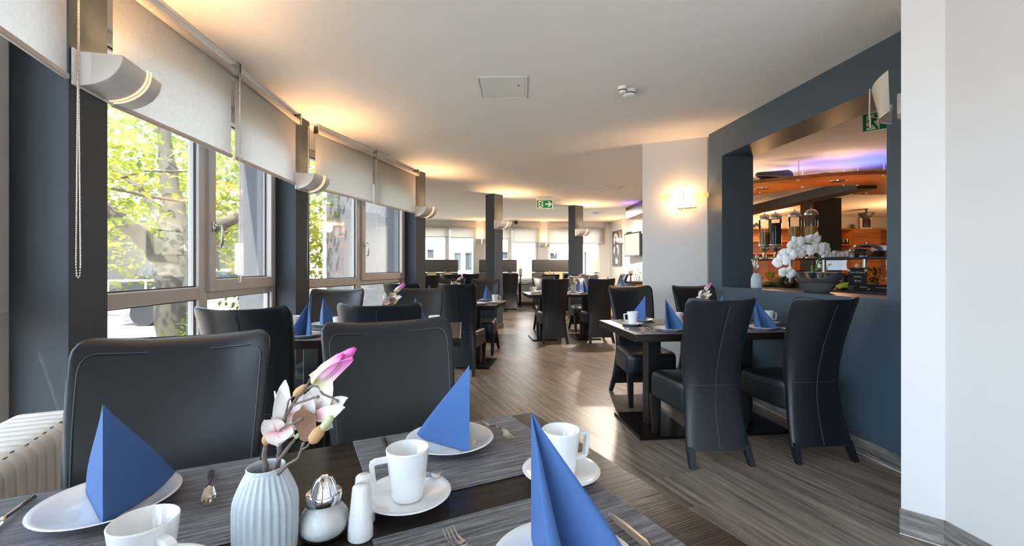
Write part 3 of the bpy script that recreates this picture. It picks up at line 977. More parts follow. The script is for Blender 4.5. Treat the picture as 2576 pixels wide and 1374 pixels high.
#LIGHTS_FIXTURES
# ---------------------------------------------------------------- wall sconces (quarter-cylinder uplights)
def sconce_proto():
    root = empty('wall_sconce')
    Ls, r, h, t = 0.30, 0.165, 0.138, 0.006
    MB().bbox(-.025, -.010, -.145, Ls * .9, 0, .005, .003).obj('mount_plate', 'sconce_white', root)
    def shell(x0, x1):
        ring0, ring1 = [], []
        n = 12
        outer = [(-r * math.cos(PI / 2 * k / n), -h * math.sin(PI / 2 * k / n)) for k in range(n + 1)]
        inner = [(-(r - t) * math.cos(PI / 2 * k / n), -(h - t) * math.sin(PI / 2 * k / n)) for k in range(n, -1, -1)]
        sec = [(min(y, -.011), z) for y, z in outer + inner]
        return MB().loft([[(x0, y, z) for y, z in sec], [(x1, y, z) for y, z in sec]], True, False)
    g0, g1 = Ls * .60, Ls * .66
    a = shell(0.006, g0); a.sm = [True] * len(a.sm)
    sh = a.obj('shade', 'sconce_grey', root)
    b_ = shell(g1, Ls - .006)
    b_.obj('shade', 'sconce_grey', root)
    n = 12
    cap = [(-r * math.cos(PI / 2 * k / n), -h * math.sin(PI / 2 * k / n)) for k in range(n + 1)] + [(-.011, 0)]
    for x0, x1 in ((0, .006), (Ls - .006, Ls)):
        vs = [(x0, y, z) for y, z in cap] + [(x1, y, z) for y, z in cap]; k = len(cap)
        mb = MB(); mb.add(vs, [list(range(k))[::-1], list(range(k, 2 * k))] + [(i, (i + 1) % k, k + (i + 1) % k, k + i) for i in range(k)])
        mb.obj('end_cap', 'sconce_white', root)
    rl_ = r - .009; hl_ = h - .009
    MB().loft([[(x_, min(-.0115, -rl_ * math.cos(PI / 2 * k / n)), -hl_ * math.sin(PI / 2 * k / n)) for k in range(n + 1)] + [(x_, min(-.0115, -(rl_ - .003) * math.cos(PI / 2 * k / n)), -(hl_ - .003) * math.sin(PI / 2 * k / n)) for k in range(n, -1, -1)] for x_ in (g0 - .01, g1 + .01)], True, False).obj('gap_light_block', 'slit_glow', root)  # added behind the gap to stop leaking light; glows in its place
    for xx in (g0 - .004, g1 + .004):
        mb = MB()
        pts = [(xx, -(r + .003) * math.cos(PI / 2 * k / n), -(h + .003) * math.sin(PI / 2 * k / n)) for k in range(n)]
        mb.tube([(xx, -r - .003, .012)] + pts, .0035, 6)
        mb.obj('glass_strip', 'slit_glow', root)
    MB().tube([(Ls * .2, -.075, -.06), (Ls * .8, -.075, -.06)], .009, 8).obj('halogen_bulb', 'bulb_warm', root)
    tag(root, 'sconce', 'wall lamp', None)
    return root
sc0 = sconce_proto()
def put_sconce(M, x, z, label, e=1.0):
    p = M @ Vector((x, 0, z))
    ang = math.atan2(M[1][0], M[0][0])
    o = place(sc0, p, ang, label, 'quarter-round uplighter sconces')
    sl = lamp('sconce_light', 'SPOT', tuple(M @ Vector((x + .15, -.085, z - .05))), LAMP * e * 1.15, WARM, None, shadow_soft_size=0.03, spot_size=R(136), spot_blend=.6)
    sl.rotation_euler = (M.to_3x3() @ Vector((0, -.55, 1))).to_track_quat('-Z', 'Y').to_euler()
    return o
MP = [frame_mat(A, PI / 2 - R(th)) for (A, B, th) in pil]
put_sconce(MP[3], .036, 2.077, 'large quarter-round sconce on the nearest pillar, beside the bead chain')
put_sconce(MP[4], .01, 2.04, 'quarter-round sconce on the second window pillar, in front of a blind')
put_sconce(MP[5], .005, 2.05, 'quarter-round sconce on the last window pillar, near the grey-wall window')
put_sconce(MC1, .01, 2.05, 'quarter-round sconce on the first free-standing column', 1.5)
put_sconce(MC2, .01, 2.03, 'quarter-round sconce on the second free-standing column', 1.5)
put_sconce(MF, far_pt(1196), 2.02, 'small sconce on the far wall strip left of the first column', 1.0)
put_sconce(MF, far_pt(1357), 1.93, 'small sconce on the far wall strip between both columns', 1.0)
def rf_s(px):
    u = (px - CX) / FPX; d = -E2
    return (u * cornerF.y - cornerF.x) / (d.x - u * d.y)
put_sconce(MRF, rf_s(1560), 2.0, 'sconce over the black and white picture in the far right corner', .9)

# bent glass lamps
translucent('lamp_sheet', (0.70, 0.62, 0.45), (0.80, 0.66, 0.42), 0.5)
def glass_lamp(M, x, z, label, e):
    root = empty('glass_wall_lamp', M @ Vector((x, 0, z)), math.atan2(M[1][0], M[0][0])); tag(root, label, 'wall lamp')
    f = lambda u, v: ((2 * u - 1) * (.12 + .165 * v), -(.045 + .075 * (1 - (2 * u - 1) ** 2) * (.6 + .4 * v)), .15 * v)
    MB().grid(f, 16, 6).obj('glass_shade', 'lamp_sheet' if e else 'lamp_glass', root)
    MB().tube([(-.12, -.05, .0), (-.05, -.085, -.004), (0, -.095, -.004), (.05, -.085, -.004), (.125, -.05, .0)], .005, 6).obj('bracket', 'steel', root)
    MB().tube([(.005, -.125, -.035), (.0, -.13, .05), (-.003, -.128, .17)], .004, 6).obj('pin', 'steel', root)
    MB().bbox(-.06, -.02, 0, .06, 0, .10, .004).obj('mount_plate', 'sconce_white', root)
    MB().tube([(-.035, -.045, .05), (.035, -.045, .05)], .007, 8).obj('bulb', 'bulb_warm' if e else 'plastic_white', root)
    if e: lamp('glass_lamp_light', 'POINT', tuple(M @ Vector((x - .02, -.05, z + .075))), e, WARM, None, shadow_soft_size=0.02)
    return root
MWW = frame_mat(wl0, math.atan2(wd.y, wd.x))
glass_lamp(MWW, .437, 1.825, 'glowing bent glass lamp on the white wall beside the opening', LAMP * .40)
hd_ = (Vector((2.118, 2.40)) - Vector((1.754, 2.0))); MNW = frame_mat((2.118, 2.40), math.atan2(-hd_.y, -hd_.x))
glass_lamp(MNW, .235, 1.955, 'bent glass lamp cut off by the near white wall edge', 0)

# ---------------------------------------------------------------- ceiling fittings
ap = [P(1205, 190, 1), P(1332, 197, 1), P(1318, 247, 1), P(1206, 243, 1)]
def ceil_pt(px, py): return G(px, py, H)
c0, c1_, c2_, c3_ = [ceil_pt(*p) for p in ((1205, 190), (1331, 197), (1318, 247), (1206, 243))]
hatch = empty('ceiling_hatch', (c0 + c1_ + c2_ + c3_) / 4); tag(hatch, 'square white access hatch flush in the near ceiling', 'ceiling hatch')
hatch.rotation_euler.z = BA * -.2
MB().bbox(-.165, -.185, -.004, .165, .185, -.0005, .001).obj('panel', 'plastic_white', hatch)
mb = MB()
for b4 in ((-.187, -.205, -.172, .205), (.172, -.205, .187, .205), (-.172, -.205, .172, -.190), (-.172, .190, .172, .205)):
    mb.box(b4[0], b4[1], -.007, b4[2], b4[3], -.0005)
mb.obj('frame', 'plastic_white', hatch)
MB().lathe([(.008, -.0055), (.008, -.004)], 10).obj('lock', 'dark_slot', hatch, (.12, -.05, 0))
def smoke(px, py, rr, label):
    c = ceil_pt(px, py)
    o = empty('smoke_detector', c); tag(o, label, 'smoke detector')
    MB().lathe([(rr, 0), (rr, -.012), (rr * .86, -.014), (rr * .92, -.030), (rr * .80, -.045), (rr * .45, -.050)], 20, None).obj('housing', 'plastic_white', o)
    MB().lathe([(rr * .87, -.020), (rr * .935, -.0295), (rr * .9, -.033)], 20, None, None, False, False).obj('slot', 'dark_slot', o)
    return o
smoke(1583, 228, .056, 'bigger white smoke detector on the near ceiling')
smoke(1566, 219, .035, 'smaller white sensor beside the smoke detector on the ceiling')
def spot(px, py, s_, label):
    c = ceil_pt(px, py)
    o = empty('ceiling_spot', c, BA); tag(o, label, 'ceiling light')
    mb = MB()
    for b4 in ((-s_, -s_, -s_ + .03, s_), (s_ - .03, -s_, s_, s_), (-s_ + .03, -s_, s_ - .03, -s_ + .03), (-s_ + .03, s_ - .03, s_ - .03, s_)):
        mb.box(b4[0], b4[1], -.012, b4[2], b4[3], -.0005)
    mb.obj('frame', 'plastic_white', o)
    MB().lathe([(.10, -.004), (.085, -.035), (.045, -.045)], 18).obj('reflector', 'plastic_white', o)
    lamp('spot_light', 'AREA', (c.x, c.y, H - .05), LAMP * 4.5, (1.0, .86, .72), None, size=.12)
    return o
spot(1545, 472, .17, 'square recessed ceiling spot left of the white wall')
spot(1500, 535, .17, 'square recessed ceiling spot deeper in the room')

# running-man escape signs (flat signs with a housing)
def exit_sign(c, w, h, rz, label, name='exit_sign', arrow=True):
    root = empty(name, c, rz); tag(root, label, 'exit sign')
    MB().bbox(-w * .54, -.02, h * .62, w * .54, .02, h * 1.05, .003).obj('housing', 'plastic_white', root)
    MB().bbox(-w * .52, -.004, -h * .56, w * .52, .004, h * .60, .002).obj('border', 'sign_white', root)
    pn = MB().box(-w * .48, -.007, -h * .48, w * .48, -.004, h * .5).obj('panel', 'sign_green', root)
    y = -.0075
    def poly(mb, pts):
        mb.add([(p[0] * w, y, p[1] * h) for p in pts], [list(range(len(pts)))])
    d = MB(); poly(d, [(-.40, -.44), (-.10, -.44), (-.10, .44), (-.40, .44)]); d.obj('door_symbol', 'sign_white', root)
    y = -.0085
    m_ = MB()
    def limb(p, q, t):
        p, q = Vector((p[0] * w, p[1] * h)), Vector((q[0] * w, q[1] * h)); dd = (q - p).normalized(); nn = Vector((-dd.y, dd.x)) * t * h
        m_.add([(p.x + nn.x, y, p.y + nn.y), (p.x - nn.x, y, p.y - nn.y), (q.x - nn.x, y, q.y - nn.y), (q.x + nn.x, y, q.y + nn.y)], [(0, 1, 2, 3)])
    hc = (-.185, .33)
    m_.add([(hc[0] * w + .085 * h * math.cos(a), y, hc[1] * h + .085 * h * math.sin(a)) for a in [2 * PI * k / 12 for k in range(12)]], [list(range(12))])
    limb((-.23, .22), (-.27, -.06), .075); limb((-.24, .22), (-.33, .16), .04); limb((-.33, .18), (-.37, .02), .04)
    limb((-.22, .20), (-.17, .06), .04); limb((-.17, .08), (-.11, .0), .04)
    limb((-.26, -.03), (-.20, -.22), .055); limb((-.20, -.2), (-.14, -.43), .05)
    limb((-.28, -.04), (-.31, -.24), .055); limb((-.30, -.24), (-.40, -.26), .045)
    o = m_.obj('running_figure', 'sign_green', root); o['kind'] = 'stuff'
    if arrow:
        a_ = MB(); poly(a_, [(.04, -.07), (.30, -.07), (.20, -.34), (.28, -.34), (.45, .02), (.28, .36), (.20, .36), (.30, .09), (.04, .09)])
        a_.obj('arrow', 'sign_white', root)
    return root
exit_sign(tuple(P(1370, 514, 8.5)), .30, .15, R(0), 'green escape sign with running figure and arrow hanging mid room')

# small camera on the far blinds cornice
o = empty('ceiling_camera', tuple(P(1298, 560, 13.2))); tag(o, 'small dark dome camera above the far blinds', 'camera')
MB().ball((0, 0, 0), .06, 10, 6).obj('dome', 'speaker_navy', o); MB().bbox(-.09, -.05, .05, .09, .05, .09, .01).obj('base', 'plastic_white', o)

# ---------------------------------------------------------------- radiator
r0 = Vector((-1.414, 1.413)); rd = Vector((-.407, .913)).normalized()
rad = empty('radiator', (r0.x, r0.y, 0), math.atan2(rd.y, rd.x)); tag(rad, 'white column radiator with chipped enamel beside the near chair', 'radiator')
# local x away along the window, local y to the window; sections run from y=0 to y=0.22
sec = MB()
def rr_ring(x, w, d, z0, z1, rad_):
    pts = []
    for (cy, cz, a0) in ((d - rad_, z1 - rad_, 0), (rad_, z1 - rad_, 90), (rad_, z0 + rad_, 180), (d - rad_, z0 + rad_, 270)):
        for k in range(6):
            a = R(a0 + 18 * k)
            pts.append((x, cy + rad_ * math.cos(a), cz + rad_ * math.sin(a)))
    return pts
sec.loft([rr_ring(-.020, 0, .212, .142, .690, .045), rr_ring(-.019, 0, .22, .135, .70, .045)[:] , rr_ring(-.010, 0, .222, .128, .705, .047), rr_ring(.010, 0, .222, .128, .705, .047), rr_ring(.019, 0, .22, .135, .70, .045), rr_ring(.020, 0, .212, .142, .690, .045)])
me = sec.mesh('section', 'radiator_white')
for k in range(-14, 4):
    o = bpy.data.objects.new('section', me); COL.objects.link(o); o.parent = rad; o.location = (k * .0487, 0, 0)
    MB().ball((0, 0, 0), (.008, .008, .005), 8, 4).obj('rivet', 'radiator_white', rad, (k * .0487 + .024, .12, .696))
for z in (.16, .66):
    MB().tube([(-.72, .11, z), (.17, .11, z)], .022, 8).obj('pipe', 'radiator_white', rad)
for k in (-8, 3):
    MB().box(-.012, .09, 0, .012, .13, .14).obj('foot', 'radiator_white', rad, (k * .0487, 0, 0))
for (dx, dy) in ((-.002, .012), (.004, .02), (-.0487, .02), (-.0974, .016), (-.146, .014), (-.195, .012), (-.244, .02), (-.29, .012)):
    MB().box(dx - .006, dy - .0025, .7035, dx + .008, dy + .002, .7056).obj('enamel_chip', 'radiator_chip', rad)
#FURNITURE
# ---------------------------------------------------------------- leather dining chair
def interp(tab, z):
    for a, b_ in zip(tab[:-1], tab[1:]):
        if z <= b_[0]:
            f = (z - a[0]) / (b_[0] - a[0]); f = max(0, min(1, f))
            return [a[i] * (1 - f) + b_[i] * f for i in range(len(a))]
    return list(tab[-1])
#        z    y_rear  thick  halfwidth  bow
BK = [(.09, -.300, .055, .203, .0), (.18, -.272, .056, .194, .0), (.28, -.250, .060, .185, .0), (.38, -.238, .066, .179, .005), (.48, -.240, .076, .180, .014), (.58, -.257, .080, .186, .026),
      (.70, -.288, .078, .197, .040), (.82, -.332, .072, .207, .052), (.91, -.368, .066, .213, .060), (.955, -.388, .060, .216, .064), (.975, -.398, .056, .214, .065), (.988, -.404, .046, .208, .065), (.995, -.408, .032, .199, .065), (.998, -.410, .015, .188, .065)]
def sgn(v): return -1 if v < 0 else 1
def back_ring(row, n=30):
    z, yr, th, hw, bow = row
    out = []
    for k in range(n):
        a = 2 * PI * k / n
        c, s_ = math.cos(a), math.sin(a)
        x = hw * sgn(c) * abs(c) ** .42
        y = yr + th / 2 + th / 2 * sgn(s_) * abs(s_) ** .55
        q = x / max(hw, .01)
        out.append((x, y + bow * q * q, z + .018 * q * q * max(0, min(1, (z - .5) / .45))))
    return out
def back_srf(z, x, front):
    zz, yr, th, hw, bow = interp(BK, z)
    q = x / hw
    e = abs(q) ** (1 / .42); s_ = math.sqrt(max(0, 1 - e * e)) ** .55
    y = yr + th / 2 + (1 if front else -1) * (th / 2) * s_
    return (x, y + bow * q * q, z + .018 * q * q * max(0, min(1, (z - .5) / .45)))
def make_chair():
    root = empty('dining_chair')
    MB().loft([back_ring(r) for r in BK]).obj('backrest', 'black_leather', root)
    hw = lambda z: interp(BK, z)[3]
    st = MB()
    path = [back_srf(z, -.90 * hw(z), True) for z in [.49 + .04 * k for k in range(12)]]
    path += [back_srf(.948, -.895 * .213, True), back_srf(.962, -.86 * .213, True)] + [back_srf(.969, x, True) for x in [(-.8 + .2 * k) * .21 for k in range(9)]] + [back_srf(.962, .86 * .213, True), back_srf(.948, .895 * .213, True)]
    path += [back_srf(z, .90 * hw(z), True) for z in [.49 + .04 * k for k in range(11, -1, -1)]]
    st.tube([(p[0], p[1] + .0016, p[2]) for p in path], .0019, 5)
    st.obj('front_seam', 'leather_seam', root)
    MB().tube([(p[0], p[1] - .0006, p[2]) for p in [back_srf(z, 0, False) for z in [.10 + .0512 * k for k in range(18)]]], .0022, 5).obj('back_seam', 'leather_seam', root)
    MB().tube([(p[0], p[1] - .0004, p[2]) for p in [back_srf(.47, x * .17, False) for x in [-.98 + .14 * k for k in range(15)]]], .0018, 5).obj('cross_seam', 'leather_seam', root)
    def seat_ring(z, k, n=32):
        out = []
        for i in range(n):
            a = 2 * PI * i / n; c, s_ = math.cos(a), math.sin(a)
            y = .015 + .232 * k * sgn(s_) * abs(s_) ** .30
            w = .208 + .017 * (y / .24)
            x = w * k * sgn(c) * abs(c) ** .30
            out.append((x, y, z - .010 * (y / .24) * (1 if z > .4 else 0)))
        return out
    MB().loft([seat_ring(z, k) for z, k in ((.290, .965), (.296, .99), (.31, 1.0), (.36, 1.0), (.415, 1.0), (.438, .992), (.455, .968), (.466, .92), (.474, .82), (.480, .62), (.483, .3))]).obj('seat', 'black_leather', root)
    MB().tube([(p[0] * 1.001, p[1] * 1.001, p[2]) for p in seat_ring(.425, 1.0) + [seat_ring(.425, 1.0)[0]]], .0017, 4, None, False).obj('seat_seam', 'leather_seam', root)
    for sx in (-1, 1):
        MB().taper((sx * .188, .205, 0), .033, .033, (sx * .198, .208, .30), .046, .046).obj('leg', 'black_wood', root)
    for sx in (-1, 1):
        MB().taper((sx * .188, -.318, 0), .032, .030, (sx * .176, -.268, .115), .042, .040).obj('rear_leg', 'black_leather', root)
    tag(root, 'chair', 'chair', 'black leather dining chairs')
    return root
chair0 = make_chair()
def chair(x, y, ang_face, label):
    """ang_face: direction the sitter looks, as a vector"""
    rz = math.atan2(ang_face[1], ang_face[0]) - PI / 2
    return place(chair0, (x, y, 0), rz, label)
def chair_top(top, face, label):
    f = Vector(face).normalized()
    p = Vector(top) + f * .375
    return chair(p.x, p.y, f, label)
def chair_feet(a, b_, face, label):
    f = Vector(face).normalized(); m_ = (Vector(a) + Vector(b_)) / 2
    p = m_ + f * .31
    return chair(p.x, p.y, f, label)
T1a = R(26.2); t1x = Vector((math.cos(T1a), math.sin(T1a))); t1y = Vector((-math.sin(T1a), math.cos(T1a)))
C1 = Vector((0.0624, 1.369))
chair_top((-.922, 1.249), -t1y, 'black leather chair nearest the viewer, at the radiator, front of its back showing')
chair_top((-.448, 1.575), -t1y, 'black leather chair behind the foremost table, right of the nearest chair')
chair_top((-1.267, 2.035), E2, 'black leather chair at the second window table, back to the viewer, by the window')
chair_top((-.680, 2.235), E2, 'black leather chair at the second window table, back to the viewer, by the aisle')
chair_top((-1.45, 3.74), -E2, 'black leather chair facing the viewer below the second bay pillar')
chair_top((-.815, 3.93), -E2, 'black leather chair facing the viewer beside the aisle, behind the second window table')
T3a = R(-8); t3x = Vector((math.cos(T3a), math.sin(T3a))); t3y = Vector((-math.sin(T3a), math.cos(T3a)))
f1, f2 = G(1192, 947, 0), G(1143, 945, 0)
fm = Vector((f1.x, f1.y))
chair_feet(fm, fm - t3x * .376, t3y, 'black leather chair with seat jutting into the aisle, back to the viewer')
chair_top((-1.26, 4.95), t3y, 'black leather chair with pale lit flank, left of the aisle chairs')
chair_top((-.37, 6.55), -t3y, 'black leather chair facing the viewer left of the first column, mug before it')
chair_top((-.93, 7.0), -t3y, 'black leather chair facing the viewer close to the last window pillar')
# table below the opening
a_, b_ = G(1739, 1180, 0), G(1891, 1170, 0)
chair_feet((a_.x, a_.y), (b_.x, b_.y), E2, 'black leather chair in front of the wall-opening table, nearer the aisle')
a_, b_ = G(2007, 1167, 0), G(2148, 1158, 0)
chair_feet((a_.x, a_.y), (b_.x, b_.y), E2, 'black leather chair in front of the wall-opening table, nearer the wall')
chair_top((1.135, 4.36), -E2, 'black leather chair facing the viewer at the aisle end of the wall-opening table')
chair_top((1.76, 4.40), -E2, 'black leather chair facing the viewer below the glowing glass lamp')
# aisle table
a_ = G(1366, 866, 0); b_ = G(1429, 865, 0)
chair_feet((a_.x, a_.y), (b_.x, b_.y), E2, 'black leather chair in the middle of the aisle, back to the viewer')
a_ = G(1484.5, 865, 0)
chair_feet((a_.x, a_.y), (a_.x + .375, a_.y + .04), E2, 'black leather chair of the aisle table, back to the viewer, right of its neighbour')
chair_top((.60, 8.55), -E2, 'black leather chair facing the viewer between aisle table and first column')
chair_top((1.28, 8.62), -E2, 'black leather chair facing the viewer at the foot of the second column')
# far area
a_ = G(1270, 779, 0)
chair_feet((a_.x - .03, 11.6), (a_.x + .35, 11.64), E2, 'black leather chair back beside the first column, far in the room')
chair_top((-1.40, 10.4), E2, 'farther black chair of the booth row behind the last window pillar')
chair_top((-1.75, 9.5), E2, 'nearer black chair of the booth row behind the last window pillar')
chair_top((-1.05, 11.3), E2, 'small black chair in front of the first grey booth')
chair_top((.93, 10.5), E2, 'black chair before the booth between the columns, left one')
chair_top((1.50, 10.9), E2, 'black chair before the booth between the columns, right one')
chair_top((1.95, 11.3), -E2, 'small black chair facing the viewer left of the far right table')
chair_top((2.78, 10.75), -E1, 'small black chair at the far right table beside the sideboard')

# ---------------------------------------------------------------- tables
TL, TD = 1.30, 0.80
def make_table(L=TL, D=TD):
    root = empty('dining_table')
    MB().bbox(-L / 2, -D / 2, TZ - .05, L / 2, D / 2, TZ, .003).obj('tabletop', 'table_wood', root)
    for sx in (-1, 1):
        MB().bbox(sx * L * .28 - .05, -.05, .02, sx * L * .28 + .05, .05, TZ - .05, .003).obj('leg', 'black_wood', root)
        MB().bbox(sx * L * .28 - .20, -.27, 0, sx * L * .28 + .20, .27, .02, .004).obj('base_plate', 'black_steel', root)
    tag(root, 'table', 'table', 'black dining tables')
    return root
table0 = make_table()
class Tab:
    def __init__(s, center, ang, label, L=TL, D=TD):
        s.c = Vector(center); s.a = ang
        s.x = Vector((math.cos(ang), math.sin(ang))); s.y = Vector((-math.sin(ang), math.cos(ang)))
        s.L, s.D = L, D
        s.o = place(table0, (s.c.x, s.c.y, 0), ang, label)
    def w(s, x, y): return s.c + s.x * x + s.y * y
T1 = Tab(C1 - t1x * (TL / 2) - t1y * (TD / 2), T1a, 'black wood table in the foreground, set for breakfast')
k2 = Vector((-.323, 2.775)); T2 = Tab(k2 - E1 * (TL / 2) + E2 * (TD / 2), BA, 'black table at the window behind the two foreground chairs')
k3 = Vector((-.20, 5.02)); T3 = Tab(k3 - t3x * (TL / 2) + t3y * (TD / 2), T3a, 'black table beside the first column, left of the aisle')
k4 = Vector((.265, 6.98)); T4 = Tab(k4 + E1 * (TL / 2) + E2 * (TD / 2), BA, 'black table right of the aisle in mid room')
k5 = Vector((.809, 2.912)); T5 = Tab(k5 + E1 * (TL / 2) + E2 * (TD / 2), BA, 'black table standing below the wall opening')
k6 = Vector((2.30, 9.9)); T6 = Tab(k6 - E1 * .08 + E2 * (TD / 2), BA, 'shorter black table at the far right by the sideboard'); T6.o.scale = (.74, 1, 1)
T7 = Tab((-1.75, 11.35), BA, 'black table of the first booth behind the last window pillar')
T8 = Tab((.15, 12.05 + .55), BA, 'black table of the booth behind the first column') if False else None
T9 = Tab((1.33, 12.0), BA, 'black table of the booth between the two columns')
#TABLEWARE
# ---------------------------------------------------------------- tableware prototypes
def plate_proto():
    o = MB().lathe([(.001, .002), (.052, .002), (.054, .0), (.058, .0), (.060, .003), (.078, .008), (.097, .016), (.107, .0205), (.1085, .0215), (.1075, .023), (.098, .0195), (.080, .0115), (.068, .0085), (.063, .0065), (.001, .0065)], 44, None, None).obj('plate', 'porcelain')
    return tag(o, 'plate', 'plate', 'white breakfast plates')
def saucer_proto():
    o = MB().lathe([(.001, .0015), (.038, .0015), (.040, .0), (.044, .0), (.046, .0025), (.060, .007), (.074, .0125), (.0815, .0155), (.0825, .0165), (.0815, .018), (.072, .0145), (.058, .009), (.040, .0070), (.034, .0055), (.001, .0055)], 40).obj('saucer', 'porcelain')
    return tag(o, 'saucer', 'saucer', 'white saucers')
def mug_proto():
    root = empty('coffee_mug'); tag(root, 'mug', 'mug', 'white coffee mugs')
    MB().lathe([(.001, .002), (.024, .002), (.025, 0), (.028, 0), (.0300, .004), (.0312, .014), (.0405, .092), (.0405, .0945), (.0392, .0955), (.0378, .0945), (.0287, .012), (.026, .0065), (.001, .006)], 36).obj('cup_body', 'porcelain', root)
    mb = MB(); w = .0055
    # square-angled handle, swept as one loop
    path = [(.034, .079), (.060, .079), (.0655, .0765), (.0665, .071), (.0625, .035), (.0605, .0305), (.056, .029), (.030, .029)]
    vs = []; n = len(path)
    for k, (x, z) in enumerate(path):
        p = Vector((x, z)); t = Vector(path[min(k + 1, n - 1)]) - Vector(path[max(k - 1, 0)]); t.normalize(); nn = Vector((-t.y, t.x)) * .0042
        vs.append([(p.x + nn.x, -w, p.y + nn.y), (p.x + nn.x, w, p.y + nn.y), (p.x - nn.x, w, p.y - nn.y), (p.x - nn.x, -w, p.y - nn.y)])
    mb.loft(vs, True, False).obj('handle', 'porcelain', root)
    return root
def napkin_proto():
    h = .206
    half = [(0, 0), (-.020, -.042), (-.046, -.100), (-.068, -.148), (-.073, -.160), (-.073, -.168), (-.067, -.173), (-.058, -.172), (-.047, -.163), (-.036, -.148), (-.024, -.122), (-.013, -.092), (-.005, -.066)]
    out = half + [(0, -.052)] + [(-x, y) for x, y in half[:0:-1]]
    rings = []
    N = 9
    for k in range(N + 1):
        t = (k / N)
        e = t if t > .02 else .012
        rings.append([(x * e * (1 + .10 * math.sin(PI * t)), y * e + .0, h * (1 - t) + .002 * (1 if k == N else 0)) for x, y in out])
    mb = MB(); mb.sharp = 34; mb.loft(rings, True, True)
    # smooth inside the lobes, crisp along the folds
    o = mb.obj('napkin', 'napkin_blue')
    return tag(o, 'napkin', 'napkin', 'blue folded napkins')
def cutlery(name, L, wf, zf, mat='steel', tines=None, nv=40, nu=7, label='', th=.0016):
    bm = bmesh.new(); rows = []
    for j in range(nv + 1):
        t = j / nv; w = wf(t)
        rows.append([bm.verts.new(((2 * i / nu - 1) * w / 2, (t - .5) * L, zf(t, 2 * i / nu - 1))) for i in range(nu + 1)])
    for j in range(nv):
        t = (j + .5) / nv
        for i in range(nu):
            if tines and t > tines and i % 2 == 1: continue
            bm.faces.new((rows[j][i], rows[j][i + 1], rows[j + 1][i + 1], rows[j + 1][i]))
    bmesh.ops.solidify(bm, geom=bm.faces[:], thickness=-th)
    bmesh.ops.delete(bm, geom=[v for v in bm.verts if not v.link_faces], context='VERTS')
    me = bpy.data.meshes.new(name); bm.to_mesh(me); bm.free()
    me.polygons.foreach_set('use_smooth', [True] * len(me.polygons)); me.materials.append(MATS[mat]); me.set_sharp_from_angle(angle=R(50))
    o = bpy.data.objects.new(name, me); COL.objects.link(o)
    return tag(o, label, name)
def lerp_tab(tab):
    def f(t):
        for a, b_ in zip(tab[:-1], tab[1:]):
            if t <= b_[0]:
                k = (t - a[0]) / (b_[0] - a[0]); k = k * k * (3 - 2 * k)
                return a[1] * (1 - k) + b_[1] * k
        return tab[-1][1]
    return f
fw_ = lerp_tab([(0, .008), (.03, .0125), (.15, .012), (.45, .0058), (.62, .0062), (.70, .018), (.76, .0235), (1, .021)])
fz_ = lerp_tab([(0, .002), (.25, .004), (.5, .013), (.66, .016), (.76, .006), (.86, .004), (1, .013)])
fork0 = cutlery('fork', .182, fw_, lambda t, s_: fz_(t) + .0018 + (.003 * s_ * s_ if .66 < t < .9 else (.0030 * (1 - s_ * s_) if t <= .66 else 0)), tines=.80, label='fork'); fork0['group'] = 'steel breakfast forks'
kw_ = lerp_tab([(0, .010), (.03, .0145), (.2, .013), (.42, .0095), (.46, .013), (.52, .018), (.8, .0185), (.95, .012), (1, .003)])
kz_ = lerp_tab([(0, .003), (.2, .005), (.45, .006), (1, .003)])
knife0 = cutlery('knife', .205, kw_, lambda t, s_: kz_(t) + (.0048 * (1 - s_ * s_) if t < .45 else .0016 * (1 - abs(s_) ** 1.5)), label='knife'); knife0['group'] = 'steel breakfast knives'
sw_ = lerp_tab([(0, .006), (.03, .0115), (.25, .009), (.55, .0045), (.68, .006), (.78, .024), (.88, .029), (.96, .020), (1, .004)])
sz_ = lerp_tab([(0, .006), (.3, .007), (.6, .011), (.75, .007), (.87, .003), (1, .007)])
spoon0 = cutlery('teaspoon', .130, sw_, lambda t, s_: sz_(t) + (.004 * s_ * s_ if t > .7 else .0022 * (1 - s_ * s_)), label='spoon'); spoon0['group'] = 'steel teaspoons'
plate0, saucer0, mug0, napkin0 = plate_proto(), saucer_proto(), mug_proto(), napkin_proto()
def mat_proto():
    mb = MB(); nx, ny = 16, 12
    mb.bbox(-.225, -.175, 0, .225, .175, .0022, .0008)
    o = mb.obj('place_mat', 'mat_weave')
    return tag(o, 'mat', 'place mat', 'woven grey place mats')
mat0 = mat_proto()

